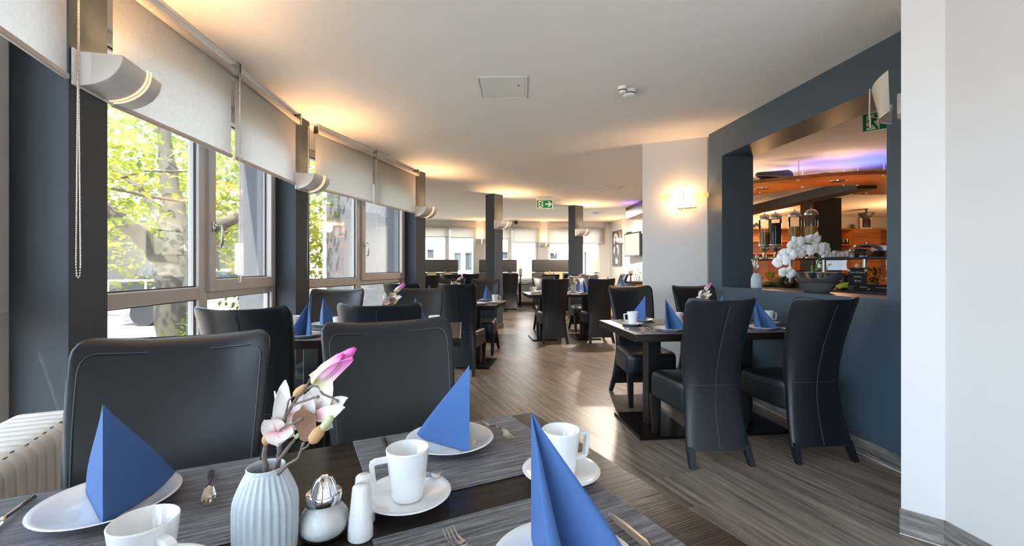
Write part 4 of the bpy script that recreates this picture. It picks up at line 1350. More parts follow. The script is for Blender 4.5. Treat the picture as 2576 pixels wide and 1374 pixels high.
def setting(T, x, side, seat, table, items, dx=0.0, nap=(0, 0, 0), cup=None, cup_rot=0, spoon=(-.018, -.036), fork=(-.155, .145)):
    """one place: side +1 = far long edge (sitter looks back to the viewer), -1 = near long edge"""
    rz = T.a if side < 0 else T.a + PI
    fx = T.x if side < 0 else -T.x; fy = T.y if side < 0 else -T.y      # sitter's right, sitter's forward
    edge = T.c + T.x * x + T.y * (side * T.D / 2)
    def at(r, f, z): 
        p = edge + fx * (r + dx) + fy * f
        return (p.x, p.y, z)
    z = TZ + .0003
    where = '%s %s' % (seat, table)
    if 'm' in items:
        place(mat0, at(-.01, .178, z), rz, 'woven grey place mat, ' + where); z += .0023
    if 'p' in items: place(plate0, at(0, .138, z), rz, 'round white plate, ' + where)
    if 'n' in items: place(napkin0, at(nap[0], .222 + nap[1], z + .0075), rz + R(nap[2]), 'blue folded napkin, ' + where)
    cr_, cf_ = cup if cup else (.155, .352)
    if 's' in items: place(saucer0, at(cr_, cf_, TZ + .0026), rz, 'white saucer, ' + where)
    if 'c' in items: place(mug0, at(cr_, cf_, TZ + .0026 + .0062), rz + R(cup_rot), 'white coffee mug, ' + where)
    if 't' in items:
        place(spoon0, at(cr_ + spoon[0], cf_ + spoon[1], TZ + .0135), rz + R(96), 'steel teaspoon, ' + where)
    if 'f' in items: place(fork0, at(fork[0], fork[1], z + .002), rz + R(6), 'steel fork, ' + where)
    if 'k' in items: place(knife0, at(.150, .135, z + .002), rz + R(-4), 'steel knife, ' + where)
xa, xb = TL / 2 - .31, TL / 2 - .965      # seats, measured from the table's centre
FT = 'of the foremost table'
setting(T1, xa, 1, 'right-hand far seat', FT, 'mpnsctfk', nap=(-.02, 0, 6), fork=(-.138, .12))
setting(T1, xb, 1, 'left-hand far seat', FT, 'mpnfk', nap=(-.016, .004, 0))
setting(T1, xa, -1, 'right-hand near seat', FT, 'mpnsctfk', nap=(-.010, .0, 8), cup=(.160, .400), spoon=(.045, .034), fork=(-.113, .213))
setting(T1, xb, -1, 'left-hand near seat', FT, 'mpnsc', cup=(.121, .366), cup_rot=-52)
ST = 'of the table behind the foreground chairs'
setting(T2, xa - .03, 1, 'aisle-side far seat', ST, 'mpnsc')
setting(T2, xb - .04, 1, 'window-side far seat', ST, 'mpnscf')
setting(T2, xa - .03, -1, 'aisle-side near seat', ST, 'mpsc')
setting(T2, xb - .02, -1, 'window-side near seat', ST, 'mpnsck')
RT = 'of the table below the wall opening'
setting(T5, -xa, -1, 'aisle-side near seat', RT, 'mpnscfk')
setting(T5, -xb, -1, 'wall-side near seat', RT, 'mpnsckf', dx=.02, cup=(.24, .40))
setting(T5, -xa, 1, 'aisle-side far seat', RT, 'mpnsck')
setting(T5, -xb, 1, 'wall-side far seat', RT, 'mpn')
CT = 'of the table beside the first column'
setting(T3, xa + .10, 1, 'aisle-side far seat', CT, 'mpn')
setting(T3, xa + .10, -1, 'aisle-side near seat', CT, 'mpscfk')
setting(T3, xb, 1, 'window-side far seat', CT, 'pn')
setting(T3, xb, -1, 'window-side near seat', CT, 'pn')
MT = 'of the mid-room aisle table'
setting(T4, -xa, 1, 'left-hand far seat', MT, 'psc')
setting(T4, -xb, 1, 'right-hand far seat', MT, 'mpnsc')
setting(T4, -xa, -1, 'left-hand near seat', MT, 'mp')
setting(T4, -xb - .03, -1, 'right-hand near seat', MT, 'mpnf')
setting(T6, -.02, -1, 'left-hand seat', 'of the far right table', 'pnsc')
setting(T6, .30, -1, 'right-hand seat', 'of the far right table', 'pn')

# ---------------------------------------------------------------- fluted vase with magnolia branch
def vase_proto():
    def fl(k, z):
        m_ = (k % 4)
        amt = .035 if .004 < z < .127 else 0
        return 1 - amt * (0.5 - 0.5 * math.cos(2 * PI * m_ / 4)) if amt else 1
    prof = [(.030, 0), (.044, .001), (.0485, .006), (.050, .02), (.0505, .05), (.0505, .075), (.0495, .088), (.0465, .098), (.0405, .112), (.034, .124), (.0305, .130), (.0295, .1335), (.0300, .1365), (.0288, .1375), (.0272, .1360), (.0268, .131), (.030, .120), (.040, .095), (.043, .05), (.040, .012), (.001, .010)]
    outer = len([1 for p in prof])
    mb = MB()
    n = 208
    vs = []
    for i, (r, z) in enumerate(prof):
        ext = i <= 10
        for k in range(n):
            a = 2 * PI * k / n
            f = (1 - .075 * (0.5 - 0.5 * math.cos(26 * a)) ) if ext and 1 <= i <= 9 else 1
            vs.append((r * .93 * f * math.cos(a), r * .93 * f * math.sin(a), z))
    fs = []
    for i in range(len(prof) - 1):
        for k in range(n):
            k2 = (k + 1) % n
            fs.append((i * n + k, i * n + k2, (i + 1) * n + k2, (i + 1) * n + k))
    fs.append(list(range(n))[::-1]); fs.append([(len(prof) - 1) * n + k for k in range(n)])
    mb.add(vs, fs, True)
    o = mb.obj('flower_vase', 'vase_glaze')
    return tag(o, 'vase', 'vase', 'fluted pale vases')
vase0 = vase_proto()
VD = .695
VB = Vector(((669 - CX) / FPX * VD, VD, TZ + .0003))
def Q(px, py, dy=0.0):
    d = VD + dy
    return P(px, py, d) - VB
def petal(base, tip, w, normal, cup=.25, curl=.12, nu=6, nv=7, shape=.75):
    base, tip = Vector(base), Vector(tip); ax = tip - base; L = ax.length; t = ax.normalized()
    n = Vector(normal); n = (n - t * n.dot(t)).normalized(); b_ = t.cross(n)
    def fn(u, v):
        s_ = 2 * u - 1
        ww = w / 2 * (math.sin(PI * min(1, (.06 + .94 * v)) ** shape) ** .62 + .04)
        if v > .97: ww = w * .06
        return tuple(base + t * (L * v) + b_ * (s_ * ww) + n * (cup * w * (s_ * s_) * .6 - curl * L * math.sin(PI * v) + .25 * curl * L * v * v))
    return MB().grid(fn, nu, nv, True, None, True)
def branch_proto():
    root = empty('magnolia_branch'); tag(root, 'branch', 'artificial flower', 'artificial magnolia branches')
    cam_n = Vector((.45, -.9, .1))
    def tw(pts, r, dys=None, nub=False):
        P3 = [Q(x, y, (dys[i] if dys else 0)) for i, (x, y) in enumerate(pts)]
        # gnarled refinement
        rr = random.Random(len(pts) * 7 + int(pts[0][0])); P4 = []; R4 = []
        rs = r if isinstance(r, (list, tuple)) else [r] * len(P3)
        for i in range(len(P3) - 1):
            for k in range(3):
                f = k / 3; j = rs[i] * .22
                P4.append(P3[i].lerp(P3[i + 1], f) + Vector((rr.uniform(-j, j), rr.uniform(-j, j), rr.uniform(-j, j)))); R4.append((rs[i] * (1 - f) + rs[i + 1] * f) * rr.uniform(.88, 1.15))
        P4.append(P3[-1]); R4.append(rs[-1] * (1.9 if nub else 1))
        if nub: P4.append(P3[-1] + (P3[-1] - P3[-2]).normalized() * rs[-1] * 2.2); R4.append(rs[-1] * .5)
        MB().tube(P4, R4, 8).obj('twig', 'bark_twig', root)
    tw([(672, 1235), (668, 1170), (664, 1140), (670, 1112)], [.0046, .0042, .0036, .003], [.0, 0, 0, 0])
    tw([(690, 1230), (698, 1165), (703, 1135), (703, 1105), (707.5, 1079), (717, 1051), (733, 1023), (749.5, 997), (770, 979), (789, 968)], [.0042, .004, .0036, .0032, .003, .0028, .0027, .0025, .0024, .0026], [0, 0, .004, .004, .002, -.004, -.010, -.014, -.018, -.02])
    tw([(684, 1220), (692, 1170), (707.5, 1149), (733, 1116), (744, 1102)], [.0034, .0032, .0028, .0026, .0024], [-.004, -.006, -.01, -.014, -.016])
    tw([(695, 1200), (722, 1170), (735, 1162), (749.5, 1153.5), (756.5, 1132.5), (763, 1117)], [.0024, .0022, .002, .0019, .0017, .0016], [-.01, -.02, -.024, -.026, -.028, -.03], True)
    tw([(757, 1132), (772, 1124), (781, 1110)], [.0016, .0014, .0013], [-.028, -.03, -.03])
    tw([(733, 1022), (756.5, 1012), (789, 1001), (800, 998.5)], [.002, .0019, .0016, .0015], [-.012, -.02, -.026, -.03], True)
    tw([(788, 970), (803, 974), (811, 992), (838, 1002), (849, 1009)], [.0019, .0018, .0016, .0015, .0014], [-.02, -.024, -.028, -.03, -.032], True)
    tw([(705, 1081), (722, 1071), (738, 1066), (759, 1053)], [.0016, .0014, .0014, .0016], [-.006, -.014, -.02, -.024], True)
    tw([(716, 1056), (725, 1010), (737, 997)], [.0014, .0013, .0012], [-.006, -.014, -.016])
    tw([(768, 978), (780, 955), (785, 944)], [.0016, .0015, .0014], [-.02, -.022, -.024], True)
    tw([(790, 971), (806, 969), (819, 972)], [.0015, .0014, .0013], [-.022, -.026, -.028], True)
    tw([(800, 966), (826, 962), (841, 957)], [.0010, .0009, .0008], [-.024, -.026, -.028])
    def pt(b, tp, w, db, dt, nrm, cup=.25, curl=.12, name='petal', mat='petal_pink', shape=.75):
        D = VD
        petal(Q(b[0], b[1], db), Q(tp[0], tp[1], dt), w * 1.28 / FPX * D, nrm, cup, curl, shape=shape).obj(name, mat, root)
    # left blossom
    pt((706, 1086), (703, 981), 26, 0, -.012, (.5, -.8, .1), .3, .06)
    pt((712, 1072), (719, 956), 34, .016, .02, (.1, -1, .1), .25, -.05)
    pt((701, 1088), (694, 983), 15, .006, .01, (-.5, -.8, 0), .3, .05)
    pt((704, 1088), (664, 1056), 42, -.004, -.016, (-.2, -.9, .45), .35, .10)
    pt((708, 1086), (700, 1126), 50, -.008, -.030, (.0, -.75, .65), .35, .16, shape=.6)
    pt((710, 1084), (742, 1098), 30, -.004, -.02, (.2, -.8, .5), .3, .12)
    # right blossom
    pt((772, 1058), (782, 983), 34, .0, -.006, (-.2, -.95, .1), .25, .05)
    pt((784, 1046), (838, 956), 56, .014, .022, (-.2, -.95, .15), .22, -.05)
    pt((792, 1042), (877, 1002), 34, .008, .006, (.1, -.85, .5), .3, .08)
    pt((796, 1048), (870, 1027), 30, -.012, -.026, (.1, -.75, .6), .3, .10)
    pt((790, 1056), (838, 1076), 36, .004, .0, (.2, -.85, .4), .3, .10)
    pt((742, 1062), (768, 992), 36, .010, .006, (-.3, -.9, .1), .3, .06)
    pt((726, 1066), (752, 1008), 30, .018, .02, (-.1, -.95, .1), .3, .04)
    pt((722, 1052), (746, 1082), 36, .004, -.006, (.2, -.9, .3), .3, .08)
    # brown leaf, husks, buds
    pt((748, 1083), (797, 1046), 60, -.016, -.022, (-.1, -.95, .25), .12, .05, 'dry_leaf', 'leaf_brown', .7)
    pt((764, 1096), (812, 1056), 22, -.010, -.012, (.1, -.9, .3), .3, .04, 'dry_leaf', 'leaf_brown', .8)
    pt((756, 1052), (764, 1018), 10, -.004, -.004, (.3, -.9, .1), .3, .04, 'dry_leaf', 'husk_tan', .8)
    def pod(a, b_, w, da, db, mat, name, prof=((0, .35), (.15, .8), (.45, 1), (.75, .75), (1, .25)), seg=10):
        p, q = Q(a[0], a[1], da), Q(b_[0], b_[1], db); r = w / 2 / FPX * VD
        f = lerp_tab(list(prof)); n = 12
        pts = [p.lerp(q, k / n) for k in range(n + 1)]
        mb = MB().tube(pts, [r * f(k / n) for k in range(n + 1)], seg)
        if name == 'bud':
            L = len(pts)
            for k in range(L):
                for j in range(seg): mb.uv[k * seg + j] = (j / seg, k / (L - 1))
        return mb.obj(name, mat, root)
    pod((789, 962), (893, 877), 44, -.022, -.038, 'bud_magenta', 'bud', ((0, .42), (.10, .82), (.32, 1), (.6, .86), (.85, .52), (.97, .36), (1, .22)), 14)
    pt((797, 968), (888, 893), 30, -.036, -.052, (.35, -.8, -.45), .55, .10, 'bud_leaf', 'bud_magenta', .62)
    pt((786, 957), (872, 893), 26, -.036, -.048, (-.45, -.75, .45), .5, .10, 'bud_leaf', 'bud_magenta', .62)
    pod((739, 996), (769, 968), 19, -.016, -.02, 'husk_tan', 'husk')
    pod((669, 1120), (672, 1088), 22, -.002, .002, 'husk_tan', 'husk')
    pod((683, 1118), (690, 1092), 16, .0, .004, 'husk_tan', 'husk')
    pod((783, 1113), (812, 1073), 30, -.03, -.03, 'husk_tan', 'husk', ((0, .5), (.2, .95), (.6, 1), (.85, .75), (1, .5)))
    pod((808, 1082), (836, 1048), 21, -.03, -.03, 'bud_green', 'bud_tip', ((0, .7), (.3, .95), (.8, .8), (1, .45)))
    pod((742, 1103), (754, 1090), 12, -.016, -.016, 'bud_green', 'bud_tip')
    pod((786, 963), (789, 947), 12, -.018, -.018, 'petal_white', 'bud_tip')
    for (x, y) in ((688, 1042), (692, 1040), (683, 1050)):
        MB().tube([Q(x + 3, y + 16, .004), Q(x, y, -.002)], .0007, 4).obj('stamen', 'petal_white', root)
    return root
branch0 = branch_proto()
def flowers(loc, rz, lv, lb):
    place(vase0, loc, rz, lv)
    place(branch0, (loc[0], loc[1], loc[2]), rz, lb)
flowers(VB, 0, 'large looking fluted pale vase on the foremost table', 'magnolia branch with pink bud in the vase on the foremost table')
p = T2.w(.10, -.02); flowers((p.x, p.y, TZ + .0003), R(20), 'fluted vase on the table behind the foreground chairs', 'magnolia branch with upright pink bud above the second chair row')
p = T5.w(.03, .06); flowers((p.x, p.y, TZ + .0003), R(-60), 'fluted vase on the table below the wall opening', 'white magnolia branch on the table below the wall opening')
p = T3.w(.02, .02); flowers((p.x, p.y, TZ + .0003), R(40), 'fluted vase on the table beside the first column', 'magnolia branch on the table beside the first column')
p = T4.w(.16, .0); flowers((p.x, p.y, TZ + .0003), R(10), 'fluted vase on the mid-room aisle table', 'magnolia branch on the mid-room aisle table')

# sugar pourer, salt and pepper on the foremost table
def sugar(loc):
    root = empty('sugar_pourer', loc); tag(root, 'glass sugar pourer with chrome spout cap beside the vase', 'sugar pourer')
    MB().lathe([(.018, .004), (.030, .005), (.0375, .013), (.0395, .024), (.037, .036), (.029, .048), (.0225, .053), (.001, .056)], 28).obj('sugar_fill', 'sugar', root)
    MB().lathe([(.022, 0), (.033, .001), (.0395, .010), (.0415, .024), (.039, .037), (.031, .049), (.0262, .054), (.0255, .060)], 30, None, None, True, False).obj('glass_body', 'jar_glass', root)
    MB().lathe([(.0262, .0535), (.0285, .055), (.0288, .069), (.0278, .0715), (.0222, .0705), (.0208, .074), (.0175, .084), (.0125, .0935), (.0065, .0985), (.0055, .0975), (.005, .095)], 30, None, None, True, True).obj('spout_cap', 'chrome', root)
    for k in range(8):
        a = 2 * PI * k / 8
        MB().tube([(.0205 * math.cos(a), .0205 * math.sin(a), .073), (.0175 * math.cos(a), .0175 * math.sin(a), .084), (.0125 * math.cos(a), .0125 * math.sin(a), .0935)], [.0012, .0016, .0012], 5).obj('cap_rib', 'chrome', root)
    return root
sp = G(815, 1346, TZ); sugar((sp.x, sp.y, TZ + .0003))
def shaker(loc, rz, label, holes):
    root = empty('shaker', loc, rz); tag(root, label, 'shaker')
    def ring(z, rx, ry, oy):
        return [(rx * math.cos(2 * PI * k / 24), oy + ry * math.sin(2 * PI * k / 24), z) for k in range(24)]
    MB().loft([ring(0, .0195, .0195, 0), ring(.002, .0208, .0208, 0), ring(.02, .0200, .0195, .0005), ring(.05, .0165, .0150, .003), ring(.075, .0138, .0122, .005), ring(.082, .0128, .0115, .0055), ring(.0845, .010, .009, .0055)]).obj('shaker_body', 'porcelain', root)
    for k in range(holes):
        MB().ball(((k - (holes - 1) / 2) * .005, .0055, .0842), (.0012, .0012, .0008), 6, 4).obj('hole', 'dark_slot', root)
    return root
p = G(907, 1352, TZ); shaker((p.x, p.y, TZ + .0003), R(20), 'white porcelain shaker in front of its twin, beside the sugar pourer', 1)
p = G(914, 1312, TZ); shaker((p.x, p.y, TZ + .0003), R(200), 'white porcelain shaker half hidden behind its twin', 2)
#BAR
# ---------------------------------------------------------------- buffet room behind the opening
bo = Vector((2.80, 5.45)); bd_ = Vector((.372, -.928)).normalized()
MBF = frame_mat(bo, math.atan2(bd_.y, bd_.x))          # local x towards the camera, local y to the far side
MBFa = math.atan2(bd_.y, bd_.x)
cnt = empty('buffet_counter', (bo.x, bo.y, 0), MBFa); tag(cnt, 'wooden buffet counter with black tops behind the wall opening', 'counter')
MB().bbox(-.9, .04, 0, 2.1, .86, .925, .004).obj('body', 'cherry_wood', cnt)
MB().bbox(-.95, 0, .925, 2.15, .90, .96, .006).obj('worktop', 'black_paint', cnt)
MB().bbox(-.95, .24, 1.272, 2.15, .62, 1.292, .004).obj('upper_shelf', 'black_paint', cnt)
for x in (-.3, .42, .80, 1.20, 1.62):
    MB().tube([(x, .32, .96), (x, .32, 1.272)], .020, 12).obj('post', 'brushed_steel', cnt)
MB().box(-.95, .60, .96, 2.15, .606, 1.27).obj('glass_guard', 'jar_glass', cnt)
def BW(x, y, z):
    p = MBF @ Vector((x, y, 0)); return (p.x, p.y, z)
def disp(x, fillz, mat, label):
    o = empty('cereal_dispenser', BW(x, .43, 1.2923)); tag(o, label, 'cereal dispenser', 'cereal dispensers on the buffet shelf')
    MB().lathe([(.058, 0), (.058, .01), (.022, .02), (.020, .09), (.03, .105), (.048, .115), (.052, .15)], 20).obj('stand', 'brushed_steel', o)
    MB().tube([(0, -.045, .125), (0, -.085, .125)], [.012, .02], 10).obj('knob', 'chrome', o)
    MB().lathe([(.050, .15), (.068, .155), (.070, .175), (.066, .18)], 20).obj('collar', 'brushed_steel', o)
    MB().lathe([(.0605, .176), (.0605, fillz)], 20).obj('fill', mat, o)
    MB().lathe([(.0645, .176), (.0645, .50)], 24, None, None, False, False).obj('tube', 'jar_glass', o)
    MB().lathe([(.069, .492), (.070, .505), (.062, .530), (.042, .552), (.014, .561), (.008, .563), (.008, .578), (.004, .585)], 20).obj('lid', 'brushed_steel', o)
    return o
disp(-.007, .335, 'cereal_tan', 'leftmost cereal dispenser, half full of tan flakes')
disp(.145, .438, 'cereal_dark', 'cereal dispenser full of dark grains')
disp(.39, .375, 'cereal_gold', 'third cereal dispenser with golden flakes')
disp(.585, .36, 'cereal_gold', 'rightmost cereal dispenser, before the black column')
# things on the upper shelf
def on_buffet(px, y):
    u = (px - CX) / FPX
    o = MBF @ Vector((0, y, 0)); d = bd_
    return (u * o.y - o.x) / (d.x - u * d.y)
zz = 1.2923
o = empty('serving_tray', BW(on_buffet(2125, .42), .42, zz), MBFa); tag(o, 'clear tray of wrapped tableware on the buffet shelf', 'tray')
mb = MB(); w_, d_ = .17, .12
for b4 in ((-w_, -d_, w_, -d_ + .006), (-w_, d_ - .006, w_, d_), (-w_, -d_ + .006, -w_ + .006, d_ - .006), (w_ - .006, -d_ + .006, w_, d_ - .006)): mb.box(b4[0], b4[1], 0, b4[2], b4[3], .085)
mb.box(-w_, -d_, 0, w_, d_, .004); mb.obj('tray_box', 'jar_glass', o)
for k in range(7):
    MB().bbox(-.15 + .042 * k, -.10, .006, -.115 + .042 * k, .10, .045 + .012 * (k % 3), .004).obj('paper_roll', 'paper_white', o)
o = empty('bread_cover', BW(on_buffet(2180, .42), .42, zz), MBFa); tag(o, 'round glass cover over dark rolls at the shelf right end', 'food cover')
MB().lathe([(.150, .0), (.150, .05), (.135, .095), (.09, .125), (.02, .135), (.02, .155)], 24).obj('dome', 'jar_glass', o)
for k in range(9):
    a = 2 * PI * k / 8; r_k = .085 if k < 8 else 0
    MB().ball((r_k * math.cos(a), r_k * math.sin(a), .035), (.042, .034, .03), 8, 5).obj('roll', 'leaf_brown' if k % 2 else 'cereal_dark', o)
o = empty('carton', BW(on_buffet(2222, .50), .50, zz), MBFa); tag(o, 'white box stack beside the opening edge on the shelf', 'box')
MB().bbox(-.06, -.06, 0, .06, .06, .06, .003).obj('box', 'stucco_grey', o)
MB().bbox(-.07, -.07, .061, .07, .07, .115, .003).obj('box', 'paper_white', o)
# things on the worktop
zz = .9603
def jar(px, y, label, mat, h=.10, r=.062, saucer=True, hf=.05):
    o = empty('glass_jar', BW(on_buffet(px, y), y, zz)); tag(o, label, 'jar', 'glass jars on the buffet')
    z0 = 0
    if saucer:
        MB().lathe([(.04, 0), (.085, .006), (.098, .014), (.094, .016), (.05, .008)], 24).obj('coaster', 'black_paint', o); z0 = .012
    MB().lathe([(r * .96, z0 + .004), (r * .98, z0 + hf)], 16).obj('fill', mat, o)
    MB().lathe([(r * .9, z0), (r, z0 + .006), (r, z0 + h * .7), (r * .75, z0 + h * .85), (r * .75, z0 + h)], 20, None, None, True, False).obj('glass', 'jar_glass', o)
    return o
jar(1928, .16, 'low glass jar of flakes next to the vase on the sill', 'cereal_gold')
jar(1956, .34, 'taller glass jar of oats behind the flakes', 'cereal_tan', .15, .058, False, .10)
jar(1988, .14, 'glass jar with dark fruit left of the grey bowl', 'cereal_dark')
jar(2120, .45, 'dark preserving jar behind the grey bowl', 'cereal_dark', .17, .05, False, .15)
o = empty('chalk_sign', BW(on_buffet(2157, .16), .16, zz), MBFa + PI / 2 - R(38)); tag(o, 'small black chalk sign with white handwriting and a clip figure', 'sign')
o.rotation_euler.z = R(-38)
MB().bbox(-.072, -.005, .055, .072, .005, .225, .002).obj('board', 'chalkboard', o)
MB().bbox(-.075, -.03, 0, .075, .03, .055, .004).obj('foot', 'black_wood', o)
MB().ball((0, -.012, .245), (.020, .014, .024), 10, 6).obj('clip_figure', 'candle_wax', o)
MB().ball((0, -.014, .222), (.017, .008, .006), 8, 5).obj('bow', 'red_bow', o)
for sx in (-1, 1): MB().ball((sx * .066, -.01, .20), (.014, .008, .015), 8, 5).obj('clip_hand', 'candle_wax', o)
def text(body, size, parent, loc, mat='chalk', rot=(PI / 2, 0, 0), name='lettering'):
    c = bpy.data.curves.new(name, 'FONT'); c.body = body; c.size = size; c.align_x = 'CENTER'; c.extrude = .0004; c.shear = .25
    t = bpy.data.objects.new(name, c); COL.objects.link(t); t.parent = parent; t.location = loc; t.rotation_euler = rot
    c.materials.append(MATS[mat])
    bpy.context.view_layer.update()
    me = bpy.data.meshes.new_from_object(t.evaluated_get(bpy.context.evaluated_depsgraph_get()))
    bpy.data.objects.remove(t)
    t = bpy.data.objects.new(name, me); COL.objects.link(t); t.parent = parent; t.location = loc; t.rotation_euler = rot
    t['kind'] = 'stuff'
    return t
text('Auf Wunsch', .024, o, (0, -.0062, .172)); text('halbes', .025, o, (0, -.0062, .130)); text('Brot', .028, o, (0, -.0062, .088))
for (px, y, w_, body, lab) in ((2172, .06, .075, 'Butter', 'small black name tag below the chalk sign'), (2219, .05, .075, 'Cornichons', 'small black name tag at the right end of the buffet')):
    o = empty('name_tag', BW(on_buffet(px, y), y, zz), R(-38)); tag(o, lab, 'sign')
    MB().add([(-w_, -.02, 0), (w_, -.02, 0), (w_, .03, .07), (-w_, .03, .07), (-w_, .04, 0), (w_, .04, 0)], [(0, 1, 2, 3), (3, 2, 5, 4), (0, 3, 4), (1, 5, 2), (0, 4, 5, 1)]).obj('card', 'chalkboard', o)
    text(body, .020, o, (0, .004, .036), rot=(R(55), 0, 0))
o = empty('folded_cloth', BW(on_buffet(2128, .22), .22, zz)); tag(o, 'lime green cloth heaped behind the bowl', 'cloth')
MB().grid(lambda u, v: ((u - .5) * .28, (v - .5) * .2, .05 * math.sin(PI * u) * math.sin(PI * v) + .018 * math.sin(9 * u + 5 * v) + .012), 12, 8).obj('cloth', 'lime_cloth', o)
o = empty('folded_cloth', BW(on_buffet(2192, .20), .20, zz)); tag(o, 'lime green cloth right of the chalk sign', 'cloth')
MB().grid(lambda u, v: ((u - .5) * .22, (v - .5) * .2, .05 * math.sin(PI * u) * math.sin(PI * v) + .018 * math.sin(11 * u + 4 * v) + .012), 12, 8).obj('cloth', 'lime_cloth', o)
def herb(px, y, h, n, mat, label, seed):
    o = empty('potted_herb', BW(on_buffet(px, y), y, zz)); tag(o, label, 'plant')
    MB().lathe([(.03, 0), (.038, .05), (.036, .055)], 14).obj('pot', 'brushed_steel', o)
    rr = random.Random(seed); mb = MB()
    for _ in range(n):
        q = Vector((rr.gauss(0, .035), rr.gauss(0, .035), .06 + rr.random() * h)); s_ = .035 * rr.uniform(.6, 1.3)
        M = Matrix.Translation(q) @ Matrix.Rotation(rr.uniform(0, 6.28), 4, 'Z') @ Matrix.Rotation(rr.gauss(0, .7), 4, 'X')
        mb.add([(0, -s_ / 2, 0), (s_ * .35, 0, .005), (0, s_ / 2, 0), (-s_ * .35, 0, .005)], [(0, 1, 2), (0, 2, 3)], False, M)
    q = mb.obj('leaves', mat, o); q['kind'] = 'stuff'
    st = MB(); st.tube([(0, 0, .05), (.01, 0, .05 + h * .8)], .004, 5); st.obj('stem', 'stem_green', o)
herb(1939, .52, .10, 70, 'lime_cloth', 'small bright herb behind the cereal jars', 3)
herb(2198, .42, .16, 110, 'stem_green', 'dark leafy herb at the right of the chalk sign', 4)
o = empty('laptop', BW(on_buffet(1998, .52), .52, zz), R(-30)); tag(o, 'dark slanted display panel behind the white orchid', 'display')
MB().bbox(-.13, -.08, 0, .13, .08, .015, .004).obj('base', 'black_wood', o)
MB().add([(-.13, .05, .015), (.13, .05, .015), (.13, .12, .19), (-.13, .12, .19), (-.13, .058, .015), (.13, .058, .015), (.13, .128, .19), (-.13, .128, .19)], [(0, 1, 2, 3), (4, 7, 6, 5), (0, 4, 5, 1), (3, 2, 6, 7), (0, 3, 7, 4), (1, 5, 6, 2)]).obj('panel', 'dark_glass', o)

# suspended curved wooden canopy with rods, bolts, downlights
ZC = 2.33
def C_(px, py): 
    p = G(px, py, ZC); return (p.x, p.y)
can = empty('canopy', (0, 0, 0)); tag(can, 'curved cherry wood canopy hanging over the buffet', 'canopy')
outl = [C_(*p) for p in ((1860, 467), (1880, 464), (1960, 455), (2050, 447), (2100, 443), (2150, 440), (2200, 438.5), (2290, 437))]
inl = [C_(*p) for p in ((2290, 490), (2230, 490), (2146, 490), (2158, 487), (2168, 482), (2173, 476), (2168, 470), (2155, 466.5), (2130, 466), (2100, 467.5), (2040, 472), (1960, 483), (1880, 494), (1860, 497))]
MB().prism(outl + inl, ZC, ZC + .045).obj('board', 'cherry_wood', can)
for (px, py) in ((2009, 452), (2019, 470), (2123, 465), (2158, 466), (2224, 441), (2180, 485), (1912, 485)):
    x, y = C_(px, py)
    MB().tube([(x, y, ZC + .02), (x, y, H)], .006, 8).obj('rod', 'sconce_white', can)
    MB().lathe([(.016, -.012), (.018, -.004), (.018, 0)], 10).obj('bolt', 'chrome', can, (x, y, ZC))
for (px, py) in ((1917, 474), (2108, 455)):
    x, y = C_(px, py)
    ring = MB().lathe([(.085, -.008), (.095, -.004), (.095, 0)], 20, None, None, False, False)
    ring.obj('downlight_ring', 'chrome', can, (x, y, ZC))
    MB().lathe([(.083, -.003), (.05, -.001)], 18).obj('downlight_lens', 'brushed_steel', can, (x, y, ZC))
    lamp('downlight_and_bounce', 'POINT', (x, y, ZC - .55), LAMP * .45, WARM, None, shadow_soft_size=.05)  # no fitting here: added as bounce light for the canopy underside
    lamp('downlight_and_bounce', 'SPOT', (x, y, ZC - .012), LAMP * 5, WARM, None, shadow_soft_size=.05, spot_size=R(64), spot_blend=.5)
for (a, b_) in (((2060, 456), (2240, 448)), ((1930, 472), (2040, 460))):
    pa, pb = C_(*a), C_(*b_)
    MB().bbox(0, .12, ZC + .0455, (Vector(pb) - Vector(pa)).length, .16, ZC + .058, .003, frame_mat(pa, math.atan2(pb[1] - pa[1], pb[0] - pa[0]))).obj('led_strip', 'led_blue', can)
pb = C_(2200, 450)
lamp('blue_led', 'AREA', (pb[0], pb[1], ZC + .08), 2.2, (.06, .12, 1.0), None, size=.7).rotation_euler = (PI, 0, 0)
pb = C_(2060, 458)
lamp('blue_led', 'AREA', (pb[0], pb[1], ZC + .08), .6, (.16, .14, 1.0), None, size=.5).rotation_euler = (PI, 0, 0)
for (ux, uy) in ((1930, 470), (2120, 452)):
    pb = C_(ux, uy)
    lamp('ceiling_fill', 'AREA', (pb[0], pb[1], ZC + .08), LAMP * .16, (1.0, .66, .42), None, size=1.0).rotation_euler = (PI, 0, 0)  # warm fill added above the board to lift the buffet ceiling
x, y = C_(1950, 462)
o = empty('speaker', (x, y, ZC + .0455), R(-75)); tag(o, 'dark blue barrel speaker lying on the left end of the canopy', 'speaker')
MB().tube([(0, -.30, .06), (0, -.22, .055), (0, .0, .065), (0, .20, .078), (0, .24, .076)], [.03, .05, .064, .078, .066], 14).obj('body', 'speaker_navy', o)
MB().box(-.05, -.22, 0, .05, .18, .012).obj('foot', 'black_paint', o)
MB().ball((.0, .243, .076), (.05, .012, .05), 12, 6).obj('cone', 'dark_glass', o)
x, y = C_(2108, 445)
o = empty('small_basket', (x, y + .25, ZC + .046)); o.scale = (.6, .6, .45); tag(o, 'small dark openwork basket on top of the canopy', 'basket')
mb = MB().lathe([(.085, 0), (.095, .012)], 18); mb.obj('base', 'black_paint', o)
for k in range(12):
    a = 2 * PI * k / 12
    MB().tube([(.09 * math.cos(a), .09 * math.sin(a), .01), (.105 * math.cos(a), .105 * math.sin(a), .10)], .006, 5).obj('slat', 'black_paint', o)
MB().tube([(.105 * math.cos(2 * PI * k / 18), .105 * math.sin(2 * PI * k / 18), .10) for k in range(19)], .008, 6).obj('rim', 'black_paint', o)

